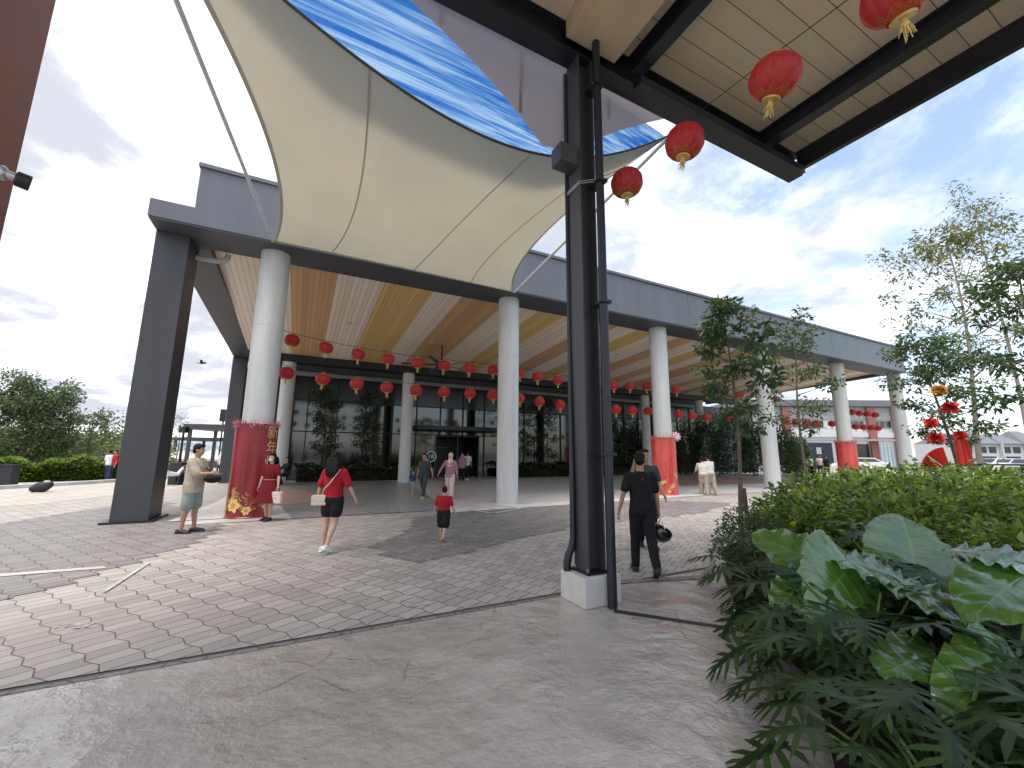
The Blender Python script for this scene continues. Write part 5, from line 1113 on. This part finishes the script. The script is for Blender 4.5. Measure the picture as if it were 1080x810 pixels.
# woman in the wine-red dress
P = Person(place(281, 549), 1.56, R(172), 'woman in a wine-red dress and face mask standing before the deep red column wrap', Fig(legs=((3, 2), (-3, 6)), arms=((4, 16, 12, 0), (2, 12, 8, 0)), head_turn=4), 'skinl', female=True, vox=.011)
P.shirt(M['wine_cloth'], 1.0, .75, .016, 'dress_bodice'); P.skirt(M['wine_cloth'], 1.06, .46, .15, 'dress_skirt'); P.shoes(M['bshoe']); P.hair(long=.22, volume=1.05)
mb = MB().ell(P.f.hp((0, .055, -.055)), (.058, .048, .052), 14, 10, P.f.headrot()); mb.build('face_mask', M['mask'], P.root, True)
MB().tube([pw(P, (0, 0, 0)) * 0 + P.f.T(V3(math.cos(a) * .166, math.sin(a) * .128, 1.055)) for a in [i * math.pi / 12 for i in range(25)]], .012, 6).build('belt', fabric('pale_red_belt', (.5, .2, .18)), P.root)
bag(pw(P, P.f.wri[0] + P.f.hand[0] * .10 + V3(0, 0, -.20)), R(172), 'pale pink carrier bag held by the woman in the wine-red dress', .24, .27, .09, M['palepink'], [pw(P, P.f.wri[0] + P.f.hand[0] * .08), pw(P, P.f.wri[0] + P.f.hand[0] * .10 + V3(0, 0, -.1))], 'carrier_bag')
# family coming out of the doorway
P = Person(place(446, 525.5), 1.60, R(168), 'man in charcoal T-shirt and grey trousers walking hand in hand with the woman in pink', Fig(legs=((20, 8), (-18, 14)), arms=((8, 30, 18, 0), (-4, 10, 12, 0)), wide=1.08), vox=.013)
P.shirt(M['char_cloth'], .86, .7, .02); P.pants(M['char_cloth'], 1.9); P.shoes(M['lime']); P.hair()
P = Person(place(435, 522), .92, R(170), 'toddler in navy top walking beside the man in charcoal', Fig(legs=((14, 6), (-12, 14)), arms=((10, 14, 10, 0), (0, 30, 20, 0)), wide=1.15), 'skinl', vox=.013)
P.shirt(M['navy_cloth'], .88, .7, .028); P.pants(M['sage_cloth'], .85, .04, 'shorts'); P.shoes(M['lime']); P.hair(mat('brown_hair', (.05, .03, .02), .5), volume=1.1)
P = Person(place(474, 525.5), 1.60, R(174), 'woman in pale headscarf, dusty pink top and cream trousers walking out of the doorway', Fig(legs=((10, 4), (-10, 10)), arms=((0, 14, 12, 0), (4, 34, 14, 0)), wide=1.05), 'skinl', female=True, vox=.013)
P.shirt(M['pink_cloth'], .80, 1.85, .03, 'tunic'); P.pants(M['palepink'], 1.92, .03); P.shoes(M['cream_leather'])
mb = MB(); hr = P.f.headrot(); mb.ell(P.f.hp((0, -.02, .02)), (.094, .105, .118), 16, 12, hr); mb.ell(P.f.hp((0, .0, -.09)), (.085, .085, .07), 14, 10, hr)
P.f.torso(mb, [(1.22, .10, .05, .10), (1.32, .15, .11, .02), (1.42, .13, .10, .0), (1.50, .08, .085, .0)]); P.part('headscarf', mb, M['palepink'])
MB().ell(P.f.hp((0, .058, -.01)), (.056, .042, .072), 14, 10, hr).build('face', M['skinl'], P.root, True)
# two people at the doorway, walking in
P = Person(place(487, 507), 1.56, R(10), 'person in a dusty pink top walking in at the doorway', Fig(legs=((10, 6), (-10, 12)), wide=1.05), vox=.016); P.shirt(M['pink_cloth'], .8, 1.6, .03, 'tunic'); P.pants(M['black_cloth'], 1.9); P.shoes(M['bshoe']); P.hair(M['pink_cloth'], long=.1)
P = Person(place(492.5, 506), 1.70, R(-6), 'man in white T-shirt and black trousers walking in at the doorway', Fig(legs=((12, 6), (-12, 12)), arms=((10, 14, 40, 0), (0, 10, 10, 0))), vox=.016); P.shirt(M['cream_cloth'], .86, .75, .025); P.pants(M['black_cloth'], 1.92); P.shoes(M['white_leather']); P.hair()
# couple in cream
P = Person(place(743, 522), 1.52, R(-15), 'person in a cream shirt bending close to a companion, nearer the red wrap', Fig(legs=((8, 4), (-8, 10)), arms=((20, 14, 40, 0), (30, 10, 40, 10)), lean=12, wide=1.1), vox=.014, group=None); P.shirt(M['cream_cloth'], .84, 1.5, .03); P.pants(M['khaki_cloth'], 1.92, .04); P.shoes(M['cream_leather']); P.hair()
P = Person(place(750.5, 522), 1.60, R(12), 'person in a cream shirt with a dark bag, on the tree side of the pair', Fig(legs=((6, 4), (-10, 8)), arms=((24, 14, 40, 10), (16, 16, 30, 0)), lean=8, wide=1.1), vox=.014); P.shirt(M['cream_cloth'], .84, 1.4, .03); P.pants(M['khaki_cloth'], 1.92, .04); P.shoes(M['cream_leather']); P.hair()
bag(pw(P, (.22, .05, 1.02)), 0, 'small black bag at the hip of the cream-shirted person', .12, .2, .16, M['black_cloth'], [pw(P, (.2, .05, 1.12)), pw(P, (.13, 0, 1.46))])
# far walkers
P = Person(place(232.5, 508), 1.72, R(8), 'man in white shirt and black trousers walking away behind the deep red wrap', Fig(legs=((18, 8), (-18, 14)), arms=((0, 12, 20, 0), (10, 12, 60, 0))), vox=.016); P.shirt(M['white_cloth'], .9, 1.5, .025); P.pants(M['black_cloth'], 1.92, .018); P.shoes(M['bshoe']); P.hair()
P = Person(place(735, 508), 1.65, R(150), 'person in a white top by the lush shrubs under the canopy', Fig(), vox=.02) if False else None
for px, py, h, sm, pm, lb in ((812, 508, 1.6, 'white_cloth', 'khaki_cloth', 'distant person in white behind the fourth white column'), (855.5, 502.5, 1.62, 'white_cloth', 'black_cloth', 'distant person in a white top nearest the dark shop door'), (866, 501.5, 1.66, 'palepink', 'navy_cloth', 'distant person in a pale top and dark trousers by the shop door'), (873, 502, 1.6, 'black_cloth', 'black_cloth', 'distant person all in black by the red-wrapped far column')):
    P = Person(place(px, py), h, R(170), lb, Fig(), vox=.02); P.shirt(M[sm], .86, .8, .025); P.pants(M[pm], 1.92); P.shoes(M['bshoe']); P.hair()
for px, py, sm, pm, lb, rz in ((118, 507, 'red_cloth', 'black_cloth', 'distant person in a red top beyond the leaning grey post', 160), (112.5, 506.5, 'white_cloth', 'navy_cloth', 'distant person in a white top beside the hedge end', 20)):
    P = Person(place(px, py), 1.6, R(rz), lb, Fig(), vox=.02); P.shirt(M[sm], .86, .8, .025); P.pants(M[pm], 1.92); P.shoes(M['bshoe']); P.hair()
# someone sitting on the floor by the first rear column
P = Person(place(301, 512), 1.62, R(150), 'person in black sitting on the floor against the rear column', Fig(legs=((82, 105), (78, 100)), arms=((40, 10, 40, 10), (40, 10, 40, 10))), vox=.015); P.shirt(M['black_cloth'], .9, 1.5, .025); P.pants(M['black_cloth'], 1.9); P.shoes(M['bshoe']); P.hair(long=.12)
# ------------------------------------------------------------------ background: left
M['rooft'] = mat('grey_roof_sheet', (.17, .175, .19), .5, .1, 2); M['brickw'] = mat('brown_brick_wall', (.22, .14, .10), .85, .25, 5); M['tent'] = mat('pale_tent_cloth', (.62, .56, .48), .7, .08); M['hill'] = mat('hazy_hill_green', (.20, .27, .30), 1, .2, .02)  # distance haze is put into the hill's bluish base colour
M['wallw'] = mat('white_render', (.62, .62, .62), .7, .06, 2); M['wallg'] = mat('grey_render', (.34, .34, .35), .7, .06, 2); M['brickp'] = mat('brick_red_render', (.30, .12, .09), .75, .15, 3); M['win'] = mat('window_glass', (.03, .035, .04), .08, .2, 1, spec=.8)
M['silver'] = mat('silver_car_paint', (.50, .51, .53), .25, .05, 2, metal=.5, coat=.6); M['wcar'] = mat('white_car_paint', (.75, .75, .75), .25, .03, 2, coat=.6); M['dcar'] = mat('dark_car_paint', (.04, .045, .055), .25, .1, 2, coat=.6)
kerb = MB(); ka = [at_px(-60, 15.0), G(0, 516), G(70, 512), G(127, 508), G(200, 503)]
for a, b in zip(ka, ka[1:]): kerb.bar(a + V3(0, 0, .07), b + V3(0, 0, .07), .3, .15)
tag(kerb.build('kerb', M['plinth']), 'long pale kerb in front of the clipped hedge at the far left', 'kerb')
o = empty('litter_bin', at_px(14, 18.2), R(15), 'dark square litter bin standing in front of the clipped hedge', 'bin')
o.scale = (.7, .7, .9); MB().box((-.32, -.3, 0), (.32, .3, .95)).build('bin_body', M['dgrey2'], o, bevel=.02); MB().box((-.34, -.32, .96), (.34, .32, 1.06)).build('lid', M['black'], o, bevel=.02)
o = empty('dark_bundle', G(43, 519), R(20), 'dark rounded bundle with a painted pale highlight on top, lying by the kerb', 'bundle')
mb = MB().ell((0, 0, .24), (.42, .32, .25), 16, 10).ell((.22, .1, .33), (.26, .25, .20), 14, 9).ell((-.3, -.05, .17), (.24, .26, .17), 14, 9)
o.scale = (.62, .62, .8); link('bundle_body', remesh(mb, .03, 2), M['rubber'], o, True); MB().ell((.2, .02, .47), (.17, .16, .075), 12, 8).build('painted_highlight', mat('highlight_grey', (.42, .42, .44), .6), o, True)  # pale ellipsoid on top stands in for the light highlight on the bundle
hill = MB(); n = 60; base = [(-900 + 1500 * i / n) for i in range(n + 1)]
vs = []
for j in range(7):
    for i, x in enumerate(base):
        hgt = 36 * (1 - abs(j - 3) / 3.01) * max(0, (mnoise.noise((x * .004, j * .2, 3)) * .5 + .55 + .12 * mnoise.noise((x * .02, 1, 1)))) * (1 if x < 150 else .5)
        vs.append((x, 760 + j * 40, hgt - 1))
hill.add(vs, [(j * (n + 1) + i, j * (n + 1) + i + 1, (j + 1) * (n + 1) + i + 1, (j + 1) * (n + 1) + i) for j in range(6) for i in range(n)]); o = hill.build('hills', M['hill'], None, True); o['kind'] = 'structure'
def shelter(px0, px1, y, ztop, th, label, rz=0, dep=4):
    a, b = at_px(px0, y), at_px(px1, y); w = b.x - a.x; o = empty('shelter', (a + b) / 2, rz, label, 'shelter')
    MB().box((-w / 2, -dep / 2, ztop - th), (w / 2, dep / 2, ztop)).build('roof', M['dgrey'], o)
    for sx in (-1, 1):
        for sy in (-1, 1): MB().box((sx * (w / 2 - .35) - .1, sy * (dep / 2 - .3) - .1, 0), (sx * (w / 2 - .35) + .1, sy * (dep / 2 - .3) + .1, ztop - th)).build('post', M['dgrey'], o)
shelter(209, 262, 33, AT(209, 449, 33).z, .38, 'flat-roofed dark shelter behind the deep red wrap, the nearer and higher one', R(8))
shelter(197, 250, 44, AT(197, 462, 44).z, .3, 'lower flat-roofed shelter farther back behind the man in beige', R(5), 5)
o = empty('garden_wall', at_px(216, 48), R(4), 'long low brown brick wall behind the shelters', 'wall'); a, b = at_px(186, 48), at_px(262, 48); w = (b.x - a.x) / 2
MB().box((-w, -.2, 0), (w, .2, AT(210, 481, 48).z)).build('brickwork', M['brickw'], o); MB().box((-w - .05, -.25, AT(210, 481, 48).z + .002), (w + .05, .25, AT(210, 481, 48).z + .1)).build('coping', M['plinth'], o)
for px, wd, lb in ((197, 3.6, 'pale peaked tent roof beside the lamp post'), (228, 4.0, 'pale peaked tent roof behind the walking man in white')):
    p = at_px(px, 42); z = AT(px, 473, 42).z; o = empty('tent', p, 0, lb, 'tent'); h = wd / 2
    MB().add([(-h, -h, z - 1.0), (h, -h, z - 1.0), (h, h, z - 1.0), (-h, h, z - 1.0), (0, 0, z), (-h, -h, z - 1.2), (h, -h, z - 1.2), (h, h, z - 1.2), (-h, h, z - 1.2)], [(0, 1, 4), (1, 2, 4), (2, 3, 4), (3, 0, 4), (5, 6, 1, 0), (6, 7, 2, 1), (7, 8, 3, 2), (8, 5, 0, 3)]).build('canopy_cloth', M['tent'], o)
    for sx in (-1, 1):
        for sy in (-1, 1): MB().tube([(sx * (h - .05), sy * (h - .05), 0), (sx * (h - .05), sy * (h - .05), z - 1.05)], .04, 6).build('leg', M['metal'], o)
p = G(186, 511); z = AT(189, 456, p.y).z; o = empty('lamp_post', p, R(0), 'slim black lamp post with a small box head beside the parked motorcycles', 'lamp post')
MB().tube([(0, 0, 0), (0, 0, z)], [.07, .045], 10).build('pole', M['black'], o); MB().box((-.16, -.14, z - .02), (.16, .14, z + .28)).build('lamp_head', M['black'], o, bevel=.03); MB().box((-.28, -.22, .0), (.28, .22, 1.05)).build('base_box', M['dgrey2'], o, bevel=.03)
p = at_px(231, 33.5); z0, z = AT(231, 449, 33.5).z, AT(231, 433, 33.5).z; o = empty('speaker_pole', p, R(10), 'pole with black loudspeaker boxes rising above the nearer shelter roof', 'speaker')
MB().tube([(0, 0, 0), (0, 0, z)], .06, 8).build('pole', M['black'], o); MB().box((-.22, -.2, z0 + .35), (.16, .2, z + .1)).build('speaker_box', M['black'], o, bevel=.03)
def motorcycle(p, rz, label, m):
    o = empty('motorcycle', p, rz, label, 'motorcycle', None)
    for x in (-.62, .62):
        mb = MB(); n = 20
        mb.tube([(x + .26 * math.cos(a), 0, .30 + .26 * math.sin(a)) for a in [i * 2 * math.pi / n for i in range(n + 1)]], .045, 8, cap=False); w = mb.build('wheel', M['rubber'], o, True); MB().lathe([(.07, -.04), (.07, .04)], n=10).build('hub', M['metal'], w).matrix_basis = Matrix.Translation((x, 0, .30)) @ Matrix.Rotation(R(90), 4, 'X')
    mb = MB().tube([(-.7, 0, .62), (-.35, 0, .66), (.05, 0, .52), (.30, 0, .50), (.48, 0, .82)], [.05, .12, .12, .10, .06], 10); link('body', remesh(mb, .03, 2), m, o, True)
    MB().ell((-.32, 0, .76), (.34, .13, .06), 14, 8).build('seat', M['rubber'], o, True); MB().tube([(.62, 0, .3), (.46, 0, .9)], .03, 8).build('fork', M['metal'], o); MB().tube([(.36, -.32, 1.0), (.46, -.1, .94), (.46, .1, .94), (.36, .32, 1.0)], .018, 8).build('handlebar', M['black'], o)
    MB().ell((.54, 0, .84), (.07, .08, .08), 10, 8).build('headlight', M['win'], o, True)
for i, (px, py, m, lb) in enumerate(((178, 512, 'wcar', 'white motorcycle parked left of the lamp post'), (196, 510, 'dcar', 'dark motorcycle parked right of the lamp post'))): motorcycle(G(px, py), R(60 + 40 * i), lb, M[m])
# bird
bp = AT(213, 383, 30); o = empty('bird', bp, R(20), 'small dark bird flying left of the canopy', 'bird')
mb = MB().ell((0, 0, 0), (.22, .07, .065), 12, 8).ell((.22, 0, .03), (.07, .05, .05), 8, 6); mb.tube([(-.18, 0, 0), (-.38, 0, .01)], [(.04, .02), (.09, .008)], 8)
for sg in (-1, 1): mb.add([(.10, sg * .05, .02), (-.10, sg * .05, .02), (-.04, sg * .35, .16), (.10, sg * .33, .17), (-.12, sg * .66, .12), (.10, sg * .05, .035), (-.10, sg * .05, .035), (-.04, sg * .35, .175), (.10, sg * .33, .185), (-.12, sg * .66, .128)], [(0, 1, 2, 3), (3, 2, 4), (5, 8, 7, 6), (8, 9, 7)])
mb.build('bird_body', M['black'], o, True)
# ------------------------------------------------------------------ background: right
def car(p, rz, m, label, group=None):
    o = empty('parked_car', p, rz, label, 'car', group); prof = [(-2.1, .32), (-2.15, .75), (-2.05, .98), (-1.55, 1.05), (-.95, 1.44), (.35, 1.46), (1.05, 1.02), (1.9, .86), (2.12, .66), (2.12, .32)]
    mb = MB(); W2 = .86; n = len(prof); vs = []
    for w, ins in ((-W2, 1), (-W2 * .97, 0), (W2 * .97, 0), (W2, 1)):
        for x, z in prof: vs.append((x, w * (.86 if z > 1.1 else 1), z))
    fs = [(j * n + i, j * n + (i + 1) % n, (j + 1) * n + (i + 1) % n, (j + 1) * n + i) for j in range(3) for i in range(n)] + [tuple(range(n - 1, -1, -1)), tuple(range(3 * n, 4 * n))]
    mb.add(vs, fs); mb.build('car_body', m, o, bevel=.03)
    for sg in (-1, 1):
        y = sg * W2 * .885
        MB().add([(-1.38, y * 1.11, 1.06), (.88, y * 1.11, 1.06), (.32, y, 1.39), (-.90, y, 1.38), (-1.38, y * 1.13, 1.06), (.88, y * 1.13, 1.06), (.32, y * 1.02, 1.39), (-.90, y * 1.02, 1.38)], [(0, 1, 2, 3), (7, 6, 5, 4), (0, 4, 5, 1), (1, 5, 6, 2), (2, 6, 7, 3), (3, 7, 4, 0)]).build('side_window', M['win'], o)
        MB().ell((2.03, sg * .62, .70), (.10, .17, .08), 10, 6).build('headlight', M['metal'], o, True)
    MB().add([(1.02, -.66, 1.06), (1.02, .66, 1.06), (.40, .60, 1.44), (.40, -.60, 1.44)], [(0, 1, 2, 3)]).build('windscreen', M['win'], o)
    MB().add([(-1.52, -.66, 1.085), (-1.52, .66, 1.085), (-1.0, .60, 1.425), (-1.0, -.60, 1.425)], [(3, 2, 1, 0)]).build('rear_window', M['win'], o)
    for x in (-1.3, 1.3):
        for sg in (-1, 1):
            w = MB().lathe([(.30, -.1), (.33, -.08), (.33, .08), (.30, .1)], n=20).build('wheel', M['rubber'], o, True); w.matrix_basis = Matrix.Translation((x, sg * .79, .33)) @ Matrix.Rotation(R(90), 4, 'X')
            MB().lathe([(.2, -.104), (.2, .104)], n=14).build('rim', M['metal'], w)
    return o
car(at_px(905, 40), R(165), M['wcar'], 'white car parked in front of the shops beside the red-wrapped far column')
for i, (px, y, m, rz, lb) in enumerate([(1046, 44, 'silver', 25, 'silver car nearest the pale tree trunk in the car park'), (1066, 42, 'wcar', 22, 'white car in the middle of the car park row'), (1084, 40, 'silver', 20, 'silver car at the right edge of the view'), (1058, 54, 'wcar', 20, 'white car in the second row of the car park'), (1036, 60, 'dcar', 20, 'dark car farthest back in the car park'), (1078, 56, 'silver', 18, 'silver car in the second row at the right edge')]):
    car(at_px(px, y), R(rz), M[m], lb, 'cars in the car park')
# two-storey shop row
def shop_row():
    y = 52; L = at_px(785, y); Rr = at_px(948, y); o = empty('shop_row', (L + Rr) / 2, 0, 'two-storey white and grey shop row with brick-red piers beyond the canopy', 'building'); w = (Rr.x - L.x) / 2
    X = lambda px: at_px(px, y).x - o.location.x; Z = lambda py, px=880: AT(px, py, y).z
    zr = Z(429); z2 = Z(459); z1 = Z(463)
    MB().box((-w, 0, 0), (w, 9, zr)).build('wall', M['wallw'], o); MB().box((-w - .2, -.7, zr + .003), (w + .2, 9.2, zr + .8)).build('roof', M['rooft'], o, bevel=.02)
    MB().box((-w, -.25, z2 - .25), (w, -.003, z2 + .35)).build('floor_band', M['wallw'], o); MB().box((-w, -.12, zr - 1.6), (w, -.003, zr - .05)).build('upper_band', M['wallg'], o)
    for px in (831, 893, 921, 948): MB().box((X(px) - .45, -.5, 0), (X(px) + .45, -.253, zr - .1)).build('pier', M['brickp'], o)
    for p0, p1 in ((800, 815), (838, 853), (856, 872), (898, 915), (925, 944)):
        f = MB().box((X(p0), -.06, z2 + .9), (X(p1), -.004, zr - 1.7)).build('window', M['wallg'], o); q = (X(p1) - X(p0)) / 3
        for k in range(3): MB().box((X(p0) + q * k + .08, -.075, z2 + 1.0), (X(p0) + q * (k + 1) - .04, -.062, zr - 1.8)).build('pane', M['win'], f)
    MB().box((X(853), -.10, 0.02), (X(878), -.004, z1 - .5)).build('door', M['navyp'], o); MB().box((X(861), -.12, Z(479)), (X(866), -.102, Z(472))).build('notice', M['wallw'], o)
    for p0, p1 in ((838, 850), (898, 917), (800, 826)): MB().box((X(p0), -.06, .4), (X(p1), -.004, z1 - .6)).build('shop_window', M['win'], o)
    MB().box((X(925), -.06, .2), (X(944), -.004, z1 - .6)).build('roller_blind', M['blind'], o)
    MB().box((-w, -1.6, z1 - .25), (w, -.51, z1 - .05)).build('awning', M['wallg'], o)
M['navyp'] = mat('dark_navy_panel', (.02, .03, .06), .3, .2)
g = NG('pale_blue_striped_blind'); sep = g.n('ShaderNodeSeparateXYZ'); g.L.new(g.tc.outputs['Object'], sep.inputs[0]); g.done(g.mix(g.math('GREATER_THAN', g.math('FRACT', g.math('MULTIPLY', sep.outputs[0], 2.2)), .5), (.35, .55, .60), (.68, .74, .76)), .6); M['blind'] = g.m
shop_row()
def terrace():
    y = 95; L = at_px(1012, y); Rr = at_px(1150, y); w = (Rr.x - L.x) / 2; o = empty('terrace_houses', (L + Rr) / 2, R(-6), 'distant white terrace houses with grey pitched roofs behind the car park', 'building'); zt = AT(1060, 468, y).z; zr = AT(1060, 456, y).z
    MB().box((-w, 0, 0), (w, 10, zt)).build('wall', M['wallw'], o)
    n = 6; q = 2 * w / n
    for i in range(n):
        x = -w + q * i; MB().add([(x + .05, -.6, zt + .01), (x + q - .05, -.6, zt + .01), (x + q - .05, 10.5, zt + .01), (x + .05, 10.5, zt + .01), (x + q * .3, 4, zr + (i % 2) * .5), (x + q * .7, 4, zr + (i % 2) * .5)], [(0, 3, 2, 1), (0, 1, 5, 4), (1, 2, 5), (2, 3, 4, 5), (3, 0, 4)]).build('roof', M['rooft'], o)
        MB().box((x + q * .15, -.08, zt * .55), (x + q * .45, -.004, zt * .85)).build('window', M['win'], o); MB().box((x + q * .55, -.08, zt * .55), (x + q * .85, -.004, zt * .85)).build('window', M['win'], o); MB().box((x + q * .2, -.08, .1), (x + q * .8, -.004, zt * .38)).build('porch_opening', M['dgrey'], o)
        MB().box((x - .12, -.9, 0.02), (x + .12, -.1, zt - .02)).build('party_wall', M['wallw'], o)
terrace()
# dark railing, red drapes
ra, rb = at_px(985, 13.2), at_px(1100, 12.2); o = empty('railing', ra, math.atan2(rb.y - ra.y, rb.x - ra.x), 'dark steel railing behind the planting bed by the red drapes', 'railing'); L = (rb - ra).length; zt = AT(1040, 489, 12.8).z
MB().box((0, -.03, zt - .05), (L, .03, zt)).build('top_rail', M['dgrey2'], o); MB().box((0, -.02, zt * .55), (L, .02, zt * .55 + .04)).build('lower_rail', M['dgrey2'], o)
k = 0
while k * .95 <= L: MB().box((k * .95, -.035, 0), (k * .95 + .06, .035, zt - .051)).build('post', M['dgrey2'], o); k += 1
def redm():
    g = NG('shiny_red_drape'); n = g.noise(3, 5); return g.done(g.mix(n, (.62, .035, .03), (.80, .10, .08)), .45, None, .5)
M['drape'] = redm(); M['orange'] = mat('orange_blossom', (.62, .30, .06), .7, .3, 20)
def drape(name, pts, label, folds, amp=.06):
    """hanging pleated cloth: pts = (pixel x left, x right, y) rows at the given distance"""
    y = pts[0]; rows = pts[1]; p0 = at_px((rows[0][0] + rows[0][1]) / 2, y); o = empty(name, p0, 0, label, 'drape'); n = folds * 8; vs = []
    for xl, xr, py in rows:
        a, b = AT(xl, py, y), AT(xr, py, y)
        for i in range(n + 1): q = a.lerp(b, i / n) - p0; vs.append(q + V3(0, amp * math.sin(i / n * folds * 6.283), 0))
    k = len(vs); vs += [v + V3(0, .012, 0) for v in vs]; m = n + 1; fs = []
    for j in range(len(rows) - 1):
        for i in range(n): a = j * m + i; fs += [(a, a + 1, a + m + 1, a + m), (k + a + m, k + a + m + 1, k + a + 1, k + a)]
    MB().add(vs, fs).build('cloth', M['drape'], o, True); return o
drape('red_drape', (11.2, [(1007, 1011, 455), (1008, 1019, 466), (1010, 1024, 478), (1012, 1026, 491)]), 'tall red drape hanging from the tree right of the red fan', 3)
o = empty('red_fan', at_px(992, 11.0), R(-8), 'big folded red fan leaning at the foot of the bushy dark tree', 'fan'); c = AT(1003, 500, 11.0) - o.location; mb = MB(); n = 30; vs = []
for r in (.12, .72):
    for i in range(n + 1):
        a = R(100 + 75 * i / n); vs.append((c.x + math.cos(a) * r * 1.0, c.y + (.03 if i % 2 else -.03), c.z + math.sin(a) * r * .98))
k = len(vs); vs += [(x, y + .015, z) for x, y, z in vs]; m = n + 1
mb.add(vs, [(i, i + 1, m + i + 1, m + i) for i in range(n)] + [(k + m + i, k + m + i + 1, k + i + 1, k + i) for i in range(n)]); mb.build('pleats', M['drape'], o)
mb = MB().add([(c.x - .02, c.y - .06, c.z), (c.x - .55, c.y - .06, c.z + .46), (c.x - .535, c.y - .06, c.z + .485), (c.x - .005, c.y - .06, c.z + .015)], [(0, 1, 2, 3)]); mb.build('pale_rib', M['palepink'], o)
def pompom(px, py, y, r, m, label):
    p = AT(px, py, 10.5); o = empty('paper_flower', p, 0, label, 'paper flower'); mb = MB(); rd = random.Random(px)
    for i in range(150):
        d = V3(rd.gauss(0, 1), rd.gauss(0, 1), rd.gauss(0, 1)).normalized(); s_ = d.orthogonal().normalized() * r * .2; t = d.cross(s_); e = d * r * rd.uniform(.7, 1.1); mb.add([d * r * .15, e * .7 + s_, e + t * .3, e * .7 - s_, e * .8 + t], [(0, 1, 2, 3), (0, 1, 4)])
    mb.build('petals', m, o)
for px, py, r, m, lb in ((1002, 430, .21, 'drape', 'large red paper flower high in the bushy tree'), (982, 446, .18, 'drape', 'small red paper flower on the left of the bushy tree'), (987, 462, .2, 'drape', 'red paper flower just above the red fan'), (990, 412, .19, 'orange', 'orange paper flower topmost in the bushy tree'), (1013, 459, .15, 'drape', 'red paper flower above the tall red drape')): pompom(px, py, 11.8, r, M[m], lb)
# CCTV-like fixture on the red post
q = TP(12, 186, -8.95); o = empty('fitting', W(*q), ANG, 'small black spotlight on a bracket fixed to the brick-red post', 'fitting')
pv = W(*TP(8, 186, -8.95)); 
a = W(*TP(2, 182, -8.96)); b = W(*TP(32, 194, -8.9)); inv = o.matrix_basis.inverted()
a, b = inv @ a, inv @ b; d = (b - a)
MB().tube([a, a + d * .45], .03, 12).build('bracket', M['metal'], o, True); MB().tube([a + d * .42, a + d * .5, b], [.03, .05, .052], 14).build('fitting_body', M['black'], o, True); MB().ell(a, (.03, .04, .05), 12, 8).build('mount', M['metal'], o, True)
